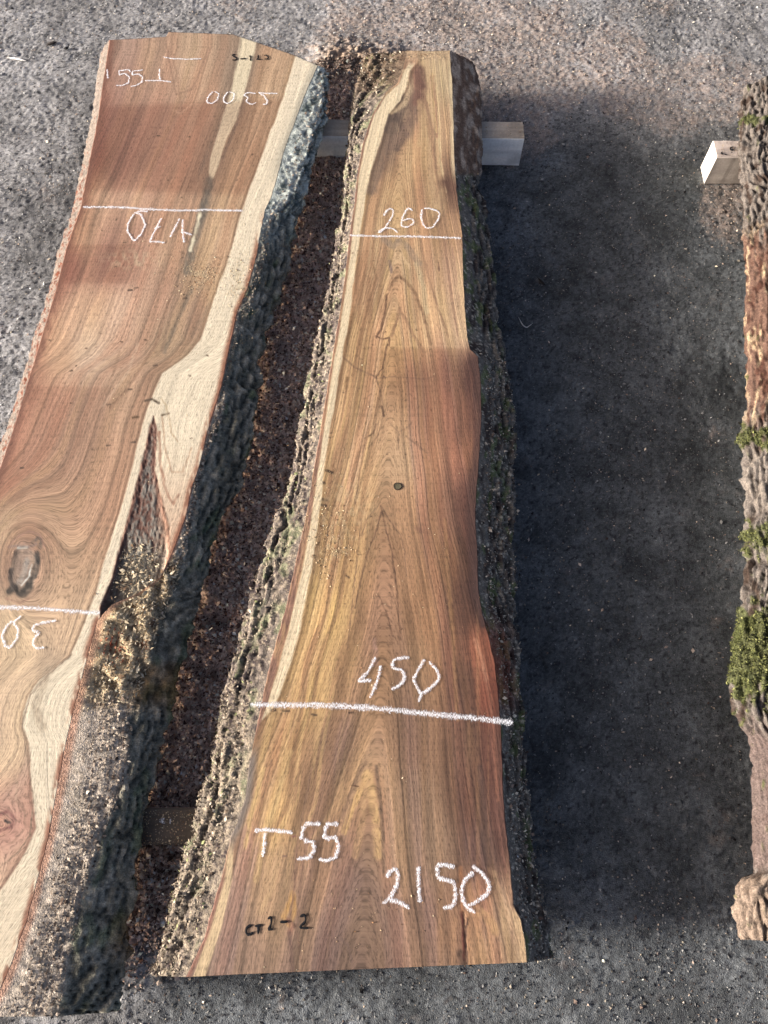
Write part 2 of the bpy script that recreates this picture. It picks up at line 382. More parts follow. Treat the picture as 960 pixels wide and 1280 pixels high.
class Slab:
    def __init__(s, root, A_L, A_R, top, bot, step=0.0021, ztop=ZT):
        s.root = root; s.zt = ztop
        s.L = edge_world(A_L, ztop); s.R = edge_world(A_R, ztop)
        tx, ty = un(top[:, 0], top[:, 1], ztop); bx, by = un(bot[:, 0], bot[:, 1], ztop)
        y0, y1 = by.mean(), ty.mean()
        s.nr = int((y1 - y0) / step)
        wid = np.max(np.interp(np.linspace(y0, y1, 60), s.R[1], s.R[0]) - np.interp(np.linspace(y0, y1, 60), s.L[1], s.L[0]))
        s.nc = int(wid / step)
        t = np.linspace(0, 1, s.nc)
        ytop = np.interp(s.fx(y1, t), tx, ty); ybot = np.interp(s.fx(y0, t), bx, by)
        sv = np.linspace(0, 1, s.nr)[:, None]
        s.T = np.broadcast_to(t, (s.nr, s.nc))
        s.Y = ytop + (ybot - ytop) * sv
        s.X = s.fx(s.Y, s.T)
        s.PX, s.PY = pj(s.X, s.Y, ztop)

    def fx(s, y, t):
        j = 0.0011 * fbm(y * 1000 / 14, 0 * y + 3, 3, 55)
        a = np.interp(y, s.L[1], s.L[0]) + j; b = np.interp(y, s.R[1], s.R[0]) - j
        return a + (b - a) * t

    def board(s, Z, cols, grain, mat=M_WOOD):
        nr, nc = s.nr, s.nc
        top = np.stack([s.X, s.Y, Z], -1)
        V = [top.reshape(-1, 3)]; C = [cols.reshape(-1, 3)]; G = [grain.reshape(-1, 3)]
        F = [grid_faces(nr, nc)]
        idx = np.arange(nr * nc).reshape(nr, nc)
        ring = np.concatenate([idx[0, :-1], idx[:-1, -1], idx[-1, :0:-1], idx[:0:-1, 0]])
        m = len(ring); off = nr * nc
        prev = ring
        for k, zz in enumerate((0.75, 0.5, 0.25, 0.0)):
            p = V[0][ring].copy(); p[:, 2] = ZB + (s.zt - ZB) * zz
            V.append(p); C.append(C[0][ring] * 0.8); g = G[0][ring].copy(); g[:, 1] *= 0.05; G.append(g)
            cur = np.arange(m) + off; off += m
            F.append(np.stack([prev, cur, np.roll(cur, -1), np.roll(prev, -1)], -1)); prev = cur
        # underside: strips between the two long sides
        ri = np.unique(np.append(np.arange(0, nr, 6), nr - 1)); ci = np.unique(np.append(np.arange(0, nc, 12), nc - 1))
        p = top[np.ix_(ri, ci)].copy(); p[..., 2] = ZB
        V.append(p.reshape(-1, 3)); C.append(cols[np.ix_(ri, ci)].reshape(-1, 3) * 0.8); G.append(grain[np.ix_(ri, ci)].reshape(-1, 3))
        F.append(grid_faces(len(ri), len(ci), flip=True, off=off))
        return mesh_obj("board", np.concatenate(V), F, mat, s.root, np.clip(np.concatenate(C), 0.004, 0.8), np.concatenate(G))

    def side(s, which, prof, nrow_step, ncol, disp, colour, name="bark", under=0.05, jagged=0.0):
        """bark: loft from the sawn edge through the given pixel lines (each with its own level) to the underside"""
        col = 0 if which == 'L' else -1
        sg = -1.0 if which == 'L' else 1.0
        ii = np.unique(np.concatenate([np.arange(0, s.nr, nrow_step), [s.nr - 1]]))
        y = s.Y[ii, col]; n = len(ii)
        K = [np.stack([s.X[ii, col], np.full(n, s.zt)], -1)]
        for k, (poly, z) in enumerate(prof):
            ex, ey = edge_world(poly, z)
            x = np.interp(y, ey, ex) + jagged * sg * fbm(y * 1000 / 22 + 7 * k, 0 * y + 1.5 + k, 3, 61)
            last = K[-1][:, 0]
            x = np.where(sg * (x - last) < 0.002, last + sg * 0.002, x)
            K.append(np.stack([x, np.full(n, z)], -1))
        xin = K[0][:, 0] - sg * under
        K.append(np.stack([K[-1][:, 0] - sg * 0.008, np.full(n, ZB + 0.001)], -1))
        K.append(np.stack([xin, np.full(n, ZB - 0.001)], -1))
        K = np.stack(K, 1)                                            # n, k, 2
        seg = np.linalg.norm(np.diff(K, axis=1), axis=2).mean(0); acc = np.concatenate([[0], np.cumsum(seg)]); acc /= acc[-1]
        u = np.linspace(0, 1, ncol)
        P = np.zeros((n, ncol, 3)); P[..., 1] = y[:, None]
        for d, c in ((0, 0), (1, 2)):
            for j in range(ncol):
                k = min(np.searchsorted(acc, u[j], side='right') - 1, len(acc) - 2); f = (u[j] - acc[k]) / (acc[k + 1] - acc[k])
                P[:, j, c] = K[:, k, d] * (1 - f) + K[:, k + 1, d] * f
        Q = P.copy()                                                  # soften the corners of the profile
        for _ in range(3):
            Q[:, 1:-1] = 0.5 * Q[:, 1:-1] + 0.25 * (Q[:, :-2] + Q[:, 2:])
        P = Q
        du = np.gradient(P, axis=1); dv = np.gradient(P, axis=0)
        nrm = np.cross(dv, du); nrm /= np.linalg.norm(nrm, axis=2, keepdims=True) + 1e-12
        nrm *= np.sign((nrm[..., 0] * sg).mean())
        arc = np.cumsum(np.concatenate([np.zeros((n, 1)), np.linalg.norm(np.diff(P, axis=1), axis=2)], 1), 1) * 1000
        px, py = pj(P[..., 0], P[..., 1], P[..., 2])
        U = np.broadcast_to(u, (n, ncol))
        d = disp(arc, P[..., 1] * 1000, U, px, py) * ss(0, 0.06, U)
        P = P + nrm * d[..., None]
        c = colour(arc, P[..., 1] * 1000, U, px, py, d)
        # close both ends against the board
        def cap(row):
            e = P[row:row + 1].copy() if row >= 0 else P[-1:].copy()
            e[..., 0] = K[row, 0, 0] - sg * 0.004; return e
        PP = np.concatenate([cap(0), P, cap(-1)]); CC = np.concatenate([c[:1], c, c[-1:]])
        o = mesh_obj(name, PP, grid_faces(n + 2, ncol, flip=(which == 'L')), M_BARK, s.root, np.clip(CC, 0.004, 0.7))
        return o, P, nrm, U, px, py

def bark_relief(arc, y, seed, amp=0.006, lx=16, ly=48):
    """long plates with fissures"""
    wx = 9 * fbm(arc / 24, y / 45, 4, seed + 2)
    f1, f2, cid = cells((arc + wx) / lx, (y + 2 * wx) / ly, seed)
    plate = np.clip((f2 - f1) * 2.2, 0, 1)
    return amp * (plate - 0.6) + amp * 0.5 * (cid - 0.5) + amp * 0.45 * fbm(arc / 7, y / 11, 4, seed + 4), plate, cid

def on_surface(P, nrm, mask, n, seed, lift=0.0005):
    r = np.random.default_rng(seed); p = mask.ravel() / mask.sum()
    k = r.choice(p.size, n, p=p)
    pts = P.reshape(-1, 3)[k] + r.uniform(-0.0012, 0.0012, (n, 3)); nn = nrm.reshape(-1, 3)[k]
    return pts + nn * lift, nn

def soften(c, k):
    g = (c * [0.3, 0.55, 0.15]).sum(-1, keepdims=True); return g + (c - g) * k

def paint(colr, PX, PY, strokes):
    for pts, wd, c, a in strokes:
        pts = pl(pts); lo = pts.min(0) - wd * 3 - 2; hi = pts.max(0) + wd * 3 + 2
        m = (PX > lo[0]) & (PX < hi[0]) & (PY > lo[1]) & (PY < hi[1])
        if not m.any(): continue
        d, t = poly_dist(PX[m] + 0.8 * vn(PX[m] / 5, PY[m] / 5, 70), PY[m], pts)
        k = np.minimum(a * 1.3, 1) * ss(wd, wd * 0.25, d) * (0.8 + 0.35 * vn(PX[m] / 3, PY[m] / 6, 71))
        colr[m] = colr[m] * (1 - k[:, None]) + np.asarray(c, float) * k[:, None]

def marks(root, name, strokes, mat, z, wid, label=None, seed=0, on=None):
    """hand drawn strokes as thin ribbons lying on the wood"""
    r = np.random.default_rng(seed + 100); V = []; F = []; C = []; off = 0
    for s in strokes:
        p = pl(s) if isinstance(s, str) else np.asarray(s, float)
        x, y = un(p[:, 0], p[:, 1], z); q = np.stack([x, y], -1)
        seg = np.linalg.norm(np.diff(q, axis=0), axis=1); acc = np.concatenate([[0], np.cumsum(seg)])
        m = max(int(acc[-1] / 0.0022), 4); u = np.linspace(0, acc[-1], m)
        c = np.stack([np.interp(u, acc, q[:, 0]), np.interp(u, acc, q[:, 1])], -1)
        for _ in range(3): c[1:-1] = 0.5 * c[1:-1] + 0.25 * (c[:-2] + c[2:])
        c += 0.0006 * np.stack([vn(u * 180, 0 * u + seed, 3), vn(u * 180, 0 * u + seed, 4)], -1)
        t = np.gradient(c, axis=0); t /= np.linalg.norm(t, axis=1, keepdims=True) + 1e-9
        nn = np.stack([-t[:, 1], t[:, 0]], -1)
        half = 0.56 * wid * (1 + 0.28 * vn(u * 220, 0 * u + seed + 9, 5)) * np.clip(np.minimum(u, acc[-1] - u) / (0.5 * wid) + 0.45, 0.45, 1)
        cols = 7
        for k in range(cols):
            f = 2 * k / (cols - 1) - 1
            xy = c + nn * (half * f)[:, None]
            V.append(np.column_stack([xy, np.full(m, z + 0.0007 + 0.0005 * (1 - f * f)) + 0.00012 * len(F)])); C.append(np.full((m, 3), abs(f) ** 2))
        i = np.arange(cols * m).reshape(cols, m) + off; off += cols * m
        F.append(np.stack([i[:-1, :-1], i[1:, :-1], i[1:, 1:], i[:-1, 1:]], -1).reshape(-1, 4))
    o = mesh_obj(name, np.concatenate(V), F, mat, root, cols=np.concatenate(C))
    if on: o.parent = on
    if label: o['label'] = label
    return o

def glyph(strokes, x0, y0, sx, rot=False, sy=None):
    """strokes written in zoomed picture units -> photograph"""
    return [np.array([[a / sx + x0, b / (sy or sx) + y0] for a, b in pl(s)]) for s in strokes]

# ================================================================== SLAB 1 (left, lettering upside down)
g_slab = "live edge slabs laid out on timber bearers"
s1 = thing("wood_slab", "wide pale live edge slab with upside down chalk 470 and a broad cream sapwood band", "wood slab", g_slab, (-0.42, 0.9, ZB))
A1L = pl("137,48 130,95 122,150 111,205 101,258 83,310 69,365 46,440 22,520 0,585 -60,750 -130,900 -215,1080 -330,1310")
A1R = pl("398,82 385,110 370,150 355,190 345,228 338,250 332,262 326,290 321,320 310,360 297,389 288,430 275,490 262,530 250,580 240,610 231,650 216,690 200,722 172,742 140,756 122,775 108,825 94,880 80,940 69,1000 60,1050 47,1100 34,1150 14,1205 0,1237 -20,1268 -40,1300")
T1 = pl("130,50 160,49 208,46 211,40 292,43 333,57 365,68 398,82 430,96")
B1 = pl("-340,1290 -100,1282 0,1268 100,1262")
slab1 = Slab(None, A1L, A1R, T1, B1, 0.0023)

SAP1 = pl("372,60 355,120 340,160 325,200 310,240 300,270 293,300 283,330 272,360 262,390 250,425 235,444 215,458 203,467 196,480 190,497 184,512 178,530 166,580 150,640 134,690 120,740 105,780 88,820 65,838 49,850 36,868 29,890 28,908 36,928 38,960 41,1000 45,1035 32,1065 10,1100 -20,1140 -60,1200 -100,1290")
C1 = np.array([[float(v) for v in p.split(',')] for p in """
150,70,182,138,116 160,100,178,124,104 200,90,192,143,113 240,60,196,152,118 250,100,198,148,113 150,150,165,108,88 200,150,185,130,104 250,150,194,140,109 290,85,168,130,104
330,90,204,154,114 335,140,208,162,122 120,200,146,84,68 150,210,162,104,84 200,200,180,124,98 230,210,190,135,104 300,190,204,154,114 125,240,212,158,120 160,245,208,154,120
220,240,198,144,109 290,240,202,152,112 100,290,206,148,108 160,300,182,124,100 140,330,172,110,90 90,340,168,100,80 220,310,203,150,114 270,300,212,162,122 100,380,218,162,123
150,390,214,165,134 200,370,198,144,114 240,390,186,138,108 270,370,203,155,110 70,430,212,154,114 110,440,212,168,138 170,440,198,144,114 210,430,186,142,108 60,500,192,130,100
110,500,190,140,110 160,500,194,144,110 30,560,198,134,104 90,560,190,140,110 140,580,204,150,114 10,600,188,124,94 40,620,194,144,110 100,640,204,150,114 60,650,198,150,114
10,650,204,160,120 100,700,213,164,124 30,700,176,126,100 80,740,216,168,128 20,800,222,178,134 80,790,220,172,132 30,870,220,176,138 10,940,216,172,138 70,850,198,160,128
20,1000,206,150,124 15,1025,196,126,108 30,1080,208,158,128 10,1130,222,168,133 0,1180,222,172,138 235,460,190,150,112 190,440,182,136,104 -80,900,200,150,115 -150,1100,190,140,110
""".split()])
PX, PY = slab1.PX, slab1.PY
xm, ym = slab1.X * 1000, slab1.Y * 1000
guide = at(SAP1, PY)
scl = 1.0 / (0.000273 * 1e3 * (PY - 640) / FPX + 0.647) * 1.04            # mm per px, roughly
g1 = (PX - guide) * scl * (1 + 0.0002 * (PY - 300)) + 9 * fbm(xm / 70, ym / 330, 3, 20)
def swirl(g, PX, PY, cx, cy, rx, ry, amp):
    d = np.sqrt(((PX - cx) / rx) ** 2 + ((PY - cy) / ry) ** 2)
    k = np.exp(-d * d * 0.55)
    return g * (1 - k) + (d * amp + 3 * fbm(PX / 12, PY / 12, 2, 23)) * k, d
g1, dk = swirl(g1, PX, PY, 30, 705, 38, 62, 44)
g1, dk2 = swirl(g1, PX, PY, 2, 1030, 44, 52, 40)
col1 = idw(PX, PY, C1)
ring = 0.5 * vn(g1 / 17, ym / 900, 24) + 0.35 * vn(g1 / 6.5, ym / 700, 25) + 0.48 * vn(g1 / 2.6, ym / 500, 26)
ring -= 0.9 * np.exp(-(vn(g1 / 11 + 3, ym / 900, 39) / 0.09) ** 2)
col1 = col1 * (1.02 + 0.135 * ring)[..., None]
hue = vn(g1 / 26 + 4, ym / 600, 27)
col1 = mix(col1, col1 * np.array([1.0, 0.93, 0.90]), 0.6 * ss(0.1, 0.7, hue)); col1 = mix(col1, col1 * np.array([1.04, 1.05, 0.97]), 0.6 * ss(-0.1, -0.7, hue))
fig = fbm(PX / 26 + PY / 60, PY / 75 - PX / 150, 3, 28)                    # cloudy figure
col1 *= (1 + 0.07 * fig)[..., None]
# outer sapwood, the forked lobe and the cream streak
jit = 1.5 * fbm(xm / 16, ym / 50, 3, 29)
rightA = at(A1R, PY)
sap = ss(-1.6, 1.6, PX - guide + jit)
cream = np.array([242, 214, 182.0]) * (1 + 0.035 * vn(g1 / 4, ym / 300, 30) + 0.03 * vn(g1 / 12, ym / 500, 31))[..., None]
lobe = ss(540, 680, PY + 20 * fig) * ss(190, 205, PX)
cream = mix(cream, np.array([224, 166, 132.0]), 0.75 * lobe)
cream = mix(cream, np.array([232, 196, 160.0]), 0.5 * ss(960, 1250, PY))
edge_line = np.exp(-((PX - guide + jit + 1.5) / 2.2) ** 2)
col1 = mix(col1, col1 * np.array([0.72, 0.68, 0.66]), 0.7 * edge_line)
col1 = mix(col1, cream, sap)
sL = pl("300,46 290,107 281,135 273,163 263,197 261,215 262,228"); sR = pl("322,50 313,90 304,122 297,147 284,172 278,190 273,207 267,222 262,228")
inst = ss(-1.2, 1.2, np.minimum(PX - at(sL, PY), at(sR, PY) - PX) + 0.4 * jit) * (PY < 229)
halo = ss(-13, 0, np.minimum(PX - at(sL, PY) + 3, at(sR, PY) - PX + 1)) * (PY < 240)
col1 = mix(col1, np.array([150, 118, 96.0]), 0.45 * halo * (1 - sap))
col1 = mix(col1, np.array([232, 204, 166.0]), inst)
for p, wd, c, a in (("262,226 255,262 243,300 234,338", 9, (128, 108, 92), 0.75), ("258,240 245,290", 6, (112, 96, 84), 0.5), ("250,266 244,292 238,313", 3.4, (236, 214, 178), 1.0),
                    ("300,50 288,110 270,165 250,215", 4, (140, 108, 88), 0.5), ("322,55 313,95 297,150 278,198", 3, (146, 112, 90), 0.6), ("250,215 232,300 214,390 202,440", 3, (150, 112, 88), 0.5),
                    ("240,360 222,400 206,440", 4, (130, 106, 88), 0.55), ("262,380 240,420", 4, (150, 115, 90), 0.4), ("212,375 195,430 160,485 138,510", 3, (160, 112, 84), 0.55), ("150,440 140,470 118,520 96,560", 2.4, (166, 120, 92), 0.45),
                    ("172,430 160,465 128,508", 3, (226, 180, 146), 0.4), ("215,300 205,350 190,400", 3, (165, 120, 92), 0.4), ("330,70 318,140 300,200", 3, (168, 122, 88), 0.5),
                    ("345,90 333,150 313,215", 3.5, (176, 130, 94), 0.45), ("208,52 214,90 220,118 240,112 262,60", 1.8, (165, 116, 92), 0.55), ("214,60 222,100 228,140", 2, (168, 118, 92), 0.4), ("240,130 226,142 216,138", 2, (228, 178, 140), 0.4)):
    paint(col1, PX, PY, [(p, wd, c, a)])
# darker bands across the board, the bare sawn red edge on the far left
band = ss(135, 146, PY + 0.05 * PX) * ss(240, 228, PY - 0.03 * PX) + 0.8 * ss(303, 309, PY) * ss(358, 350, PY) * ss(190, 150, PX) + 0.6 * ss(478, 484, PY - 0.02 * PX) * ss(760, 560, PY) * ss(170, 120, PX)
col1 = mix(col1, col1 * np.array([0.90, 0.84, 0.82]), np.clip(band, 0, 1) * (1 - sap))
dl = PX - at(A1L, PY)
col1 = mix(col1, np.array([146, 88, 68.0]), 0.8 * ss(12, 1, dl + 5 * fbm(PX / 8, PY / 18, 3, 43)))
col1 = mix(col1, col1 * np.array([0.95, 0.84, 0.80]), 0.5 * ss(26, 8, dl + 6 * fig))
dr = rightA - PX
redr = ss(9, 1.5, dr + 1.5 * fbm(PX / 6, PY / 10, 3, 32)) * ss(240, 330, PY) * ss(0.0, 0.35, fbm(PX / 9, PY / 26, 3, 33) + 0.42)
col1 = mix(col1, np.array([158, 84, 56.0]), 0.9 * redr)
col1 = mix(col1, np.array([180, 165, 145.0]), 0.7 * ss(12, 3, dr) * ss(240, 200, PY))
# bark pocket that opens out into the rotten hollow
for cx_, cy_, rx_, ry_ in ((250, 345, 20, 13), (302, 352, 14, 24), (165, 325, 34, 12)):
    q = np.exp(-((PX - cx_) / rx_) ** 2 - ((PY - cy_) / ry_) ** 2) * ss(-0.25, 0.35, fbm(PX / 5, PY / 6, 4, 45))
    col1 = mix(col1, np.array([212, 182, 140.0]), 0.55 * q)
pkL = pl("191,521 186,535 180,565 170,605 161,640 153,668 146,695 138,725 124,760"); pkR = pl("193,521 197,535 196,560 194,585 200,612 206,635 212,660 214,690 205,725 190,760")
pk = ss(-1.5, 2.5, np.minimum(PX - at(pkL, PY), at(pkR, PY) - PX) + 1.2 * fbm(PX / 5, PY / 7, 3, 34)) * (PY > 519)
core = ss(1.5, 8, np.minimum(PX - at(pkL, PY), at(pkR, PY) - PX))
pn = 0.6 * fbm(PX / 6, PY / 18, 4, 35) + 0.5 * fbm(PX / 2.5, PY / 4, 3, 44)
pcol = mix(np.broadcast_to(np.array([128, 72, 56.0]), PX.shape + (3,)), np.array([120, 106, 98.0]), core * ss(-0.3, 0.2, pn))
pcol = mix(pcol, np.array([178, 118, 88.0]), ss(0, 20, PX - at(pkL, PY) - 0.62 * (at(pkR, PY) - at(pkL, PY))) * ss(560, 620, PY))
pcol = mix(pcol, np.array([158, 146, 130.0]), 0.7 * ss(650, 700, PY + 25 * pn) * core)
pcol *= (1 + 0.35 * pn)[..., None]
paint(col1, PX, PY, [("199,540 200,575 206,610 216,630 224,618", 2.6, (178, 118, 90), 0.6), ("203,520 206,560 215,590 228,590 240,560", 1.8, (196, 146, 112), 0.5), ("210,515 214,540 222,552", 1.6, (190, 150, 112), 0.5),
                     ("181,501 190,499 199,504", 2.4, (88, 66, 50), 1), ("203,519 211,517", 2.0, (104, 80, 58), 1), ("166,522 173,521", 2.2, (92, 60, 34), 1), ("201,498 208,506 208,516", 1.6, (196, 164, 124), 0.6)])
col1 = mix(col1, pcol, pk)
# the big knot with its black rim
kn = ss(1.05, 0.85, np.sqrt(((PX - 29) / 17) ** 2 + ((PY - 712) / 30) ** 2) + 0.12 * fbm(PX / 6, PY / 6, 2, 36))
col1 = mix(col1, np.array([196, 156, 128.0]) * (1 + 0.15 * vn(PX / 2, PY / 14, 37))[..., None], 0.8 * kn)
paint(col1, PX, PY, [("30,688 29,712 27,734", 17, (150, 116, 100), 0.65), ("20,690 17,715 20,734", 5, (120, 92, 78), 0.5), ("34,700 30,716 24,728", 6, (176, 158, 148), 0.6), ("46,692 47,704 44,716 38,728 30,738 26,743", 6.0, (70, 58, 52), 0.95), ("12,739 18,734 24,740 30,742 37,735", 7, (66, 54, 46), 0.9), ("14,712 13,724 17,736", 4.4, (96, 78, 70), 0.8), ("40,706 36,720 27,732", 1.6, (216, 206, 198), 0.9),
                     ("12,684 20,682 34,684 46,680", 2.6, (150, 116, 104), 0.7), ("22,685 33,684", 2.6, (206, 200, 192), 0.8), ("40,678 48,672 52,676 50,684", 3.4, (120, 94, 80), 0.7), ("10,684 20,672 36,664 50,668 56,684", 2, (176, 120, 102), 0.6),
                     ("2,668 20,655 42,654 60,668 66,692 60,716", 2, (178, 126, 96), 0.5), ("0,654 24,645 50,646 70,664 76,700 62,740", 2, (182, 134, 104), 0.4), ("8,748 24,754 36,748", 2.2, (176, 122, 98), 0.6),
                     ("0,1018 10,1014 18,1022 14,1034 0,1038", 3.5, (150, 84, 76), 0.75), ("6,1026 12,1028", 3, (84, 62, 56), 0.9), ("0,1000 16,998 30,1012 32,1034 18,1052 0,1060", 2.2, (176, 124, 100), 0.6),
                     ("0,1084 22,1066 38,1044 42,1000 34,950 28,905 38,868 62,842 90,818", 1.6, (150, 116, 92), 0.6), ("0,1110 20,1080", 2, (160, 112, 92), 0.6), ("10,950 22,980 20,1000", 2, (190, 146, 116), 0.4), ("60,838 44,880 52,910", 9, (176, 146, 118), 0.45)])
# specks: worm holes and dark crumbs
for _ in range(46):
    a_, b_ = rng.uniform(60, 330), rng.uniform(150, 640); q = rng.uniform(0.8, 1.5)
    paint(col1, PX, PY, [("%f,%f %f,%f" % (a_, b_, a_ + rng.uniform(0.5, 3), b_ + rng.uniform(-1, 1)), q, (96, 66, 48), 0.85)])
for x_, y_ in ((231, 373), (136, 506), (162, 487), (166, 553), (135, 557), (27, 585), (162, 363), (170, 360), (194, 457)):
    paint(col1, PX, PY, [("%f,%f %f,%f" % (x_ - 2, y_, x_ + 2.5, y_ - 0.5), 1.7, (84, 58, 46), 0.95)])
Z1 = np.full(PX.shape, ZT) + 0.00015 * ring
Z1 = Z1 - pk * (0.0012 + 0.012 * ss(655, 745, PY)) * core + pk * 0.0022 * pn
Z1 -= 0.0006 * kn * (1 + 0.5 * fbm(PX / 6, PY / 6, 2, 38))
slab1.root = s1
col1 = soften(col1, 0.70) * [0.96, 0.98, 0.955]
board1 = slab1.board(Z1, lin(col1) * 0.72, np.stack([g1, ym, 0 * g1], -1))

# right bark of slab 1
B1R = pl("408,84 402,140 390,180 377,215 368,246 350,265 337,289 333,318 323,356 313,383 303,403 295,430 283,478 280,505 274,530 262,552 248,600 242,640 232,690 212,740 196,780 181,830 166,870 162,900 160,960 147,1000 134,1030 122,1060 109,1100 96,1150 84,1200 78,1240 73,1270")
C1R = pl("410,84 404,140 396,185 386,226 376,267 367,301 361,332 349,373 334,409 327,444 322,500 306,600 276,650 264,700 248,780 232,830 219,880 206,920 196,960 187,1000 178,1060 168,1130 160,1200 150,1270")
def rot_zone(px, py):
    return ss(690, 725, py) * ss(900, 850, py)
def d1r(a, y, U, px, py):
    r, _, _ = bark_relief(a, y, 201, 0.0135, 15, 70)
    fine = 0.0034 * fbm(a / 6, y / 8, 4, 202)
    lump = rot_zone(px, py) * (0.0115 * fbm(px / 11, py / 14, 4, 203) - 0.003)
    return r * ss(0.05, 0.35, U) * (1 - 0.6 * rot_zone(px, py)) + fine + lump
def c1r(a, y, U, px, py, d):
    n1 = fbm(a / 12, y / 30, 4, 204); n2 = fbm(a / 4, y / 5, 3, 205)
    base = mix(np.broadcast_to(lin([98, 96, 86]), a.shape + (3,)), lin([142, 136, 122]), ss(-0.2, 0.5, n1))
    base = mix(base, lin([84, 96, 70]), 0.6 * ss(0.1, 0.5, fbm(a / 25, y / 50, 3, 206)))
    base = mix(base, lin([112, 84, 50]), 0.6 * ss(820, 840, py) * ss(900, 870, py) + 0.5 * ss(1130, 1160, py) * ss(1215, 1180, py) * ss(0.3, 0.4, U) )
    liq = mix(np.broadcast_to(lin([160, 164, 156]), a.shape + (3,)), lin([78, 86, 84]), ss(0.0, 0.35, n1 + 0.4 * n2))
    lit = ss(at(B1R, py) + 4, at(B1R, py) - 6, px)
    base = mix(base, liq, ss(330, 250, py))
    saw = lit * ss(760, 900, py) + lit * 0.8 * ss(480, 520, py) * ss(720, 640, py)
    base = mix(base, lin([156, 144, 131]) * np.ones(a.shape + (3,)) * (1 + 0.3 * n2)[..., None], np.clip(saw, 0, 1) * 0.85)
    rz = rot_zone(px, py) * lit
    rotc = mix(np.broadcast_to(lin([176, 156, 124]), a.shape + (3,)), lin([104, 72, 54]), ss(0.12, 0.6, fbm(px / 12, py / 12, 3, 207) - 0.3 * ss(175, 140, px)))
    base = mix(base, rotc, 0.9 * rz)
    base = mix(base, lin([150, 112, 92]), 0.8 * ss(0.035, 0.012, U) * ss(330, 420, py))
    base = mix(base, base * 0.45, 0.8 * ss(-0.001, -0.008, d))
    return 1.25 * base * (1 + 0.28 * n2)[..., None]
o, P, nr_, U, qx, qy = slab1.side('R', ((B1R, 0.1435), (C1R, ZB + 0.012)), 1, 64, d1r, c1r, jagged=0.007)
# left edge of slab 1: a thin strip of bark
L1B = A1L + np.array([-6, 0])
def dsm(a, y, U, px, py): return bark_relief(a, y, 221, 0.004, 10, 30)[0]
def c1l(a, y, U, px, py, d):
    n2 = fbm(a / 5, y / 9, 4, 222)
    b = mix(np.broadcast_to(lin([112, 102, 94]), a.shape + (3,)), lin([84, 48, 36]), ss(0, 0.4, n2 - 0.3 * ss(250, 150, py)))
    return b * (1 + 0.3 * n2)[..., None]
slab1.side('L', ((L1B, 0.132), (L1B + np.array([-3, 0]), ZB + 0.01)), 2, 30, dsm, c1l, jagged=0.003)

# sawdust lying on the right flank of slab 1, and the rotten wood shavings
lit = ss(6, -4, qx - at(B1R, qy))
m = lit * ss(0.04, 0.1, U) * (ss(830, 920, qy) + 0.35 * ss(480, 520, qy) * ss(720, 660, qy) + 0.15)
P1, N1 = on_surface(P, nr_, m, 15000, 11)
cl = np.clip(rng.lognormal(math.log(0.0040), 0.4, len(P1)), 0.0016, 0.010)
flank_sets = [(P1, N1, cl, palette(len(P1), ((152, 140, 126, 5), (134, 121, 108, 4), (168, 157, 142, 1), (98, 84, 74, 3)), 21))]
m = rot_zone(qx, qy) * ss(10, -4, qx - at(B1R, qy)) * ss(0.02, 0.05, U)
P2, N2 = on_surface(P, nr_, m, 9000, 12, 0.001)
xe, ye = un(rng.normal(168, 16, 900), rng.normal(712, 22, 900), ZT); ex, ey = pj(xe, ye, ZT)
ok = (ex > at(pkL, ey) + 3) & (ex < at(pkR, ey) - 1) & (ey > 650)
P2 = np.concatenate([P2, np.stack([xe, ye, np.full(900, ZT - 0.004)], -1)[ok]]); N2 = np.concatenate([N2, np.tile([0, 0, 1.0], (ok.sum(), 1))])
cl = np.clip(rng.lognormal(math.log(0.0044), 0.5, len(P2)), 0.0016, 0.016)
pc = palette(len(P2), ((168, 154, 130, 5), (144, 130, 108, 4), (184, 172, 150, 1.5), (100, 82, 66, 2)), 22)
_, q2 = pj(P2[:, 0], P2[:, 1], P2[:, 2]); q1, _ = pj(P2[:, 0], P2[:, 1], P2[:, 2])
redd = np.exp(-(((q1 - 140) / 16) ** 2 + ((q2 - 806) / 18) ** 2)) > rng.uniform(0, 1, len(P2))
pc[redd] = palette(len(P2), ((140, 84, 64, 4), (168, 116, 92, 2), (92, 50, 38, 2)), 23)[redd]
o = chips("wood_shavings", P2, cl, cl * rng.uniform(0.18, 0.5, len(P2)), pc, up=N2, tilt=0.3, seed=24)
tag(o, "ochre crumbled rotten wood shavings spilling from the hollow in the left slab", "wood shavings", None, "stuff")

# lettering of slab 1
zc = ZT + 0.0002
marks(s1, "chalk_line", glyph(["140,125 300,126 380,133 520,139 640,137 780,140"], 60, 220, 3.2), M_CHALK, zc, 0.0085, "chalk line across the slab above 470", 1, board1)
marks(s1, "chalk_number", glyph(["345,152 320,190 318,222 345,262 375,232 390,195 370,150 350,150", "345,150 372,140 400,143", "455,170 430,215 408,262", "405,264 440,264 466,268", "425,212 452,204",
      "490,246 508,208 528,172", "540,176 538,222 545,268", "532,226 555,230 576,238"], 60, 220, 3.2), M_CHALK_THIN, zc, 0.0062, "upside down chalk number 470", 2, board1)
marks(s1, "chalk_number", glyph(["135,232 160,232 182,222 186,200 168,186 148,192 146,176 186,172 188,182", "190,236 212,232 232,220 236,200 218,188 198,194 196,178 236,174",
      "245,214 300,213 342,219", "300,170 298,192 302,214", "103,172 106,206"], 100, 30, 3), M_CHALK_THIN, zc, 0.0056, "upside down chalk T 55", 3, board1)
marks(s1, "chalk_line", glyph(["312,124 345,131 400,133 456,131"], 100, 30, 3), M_CHALK_THIN, zc, 0.0050, "short chalk dash near the far end", 4, board1)
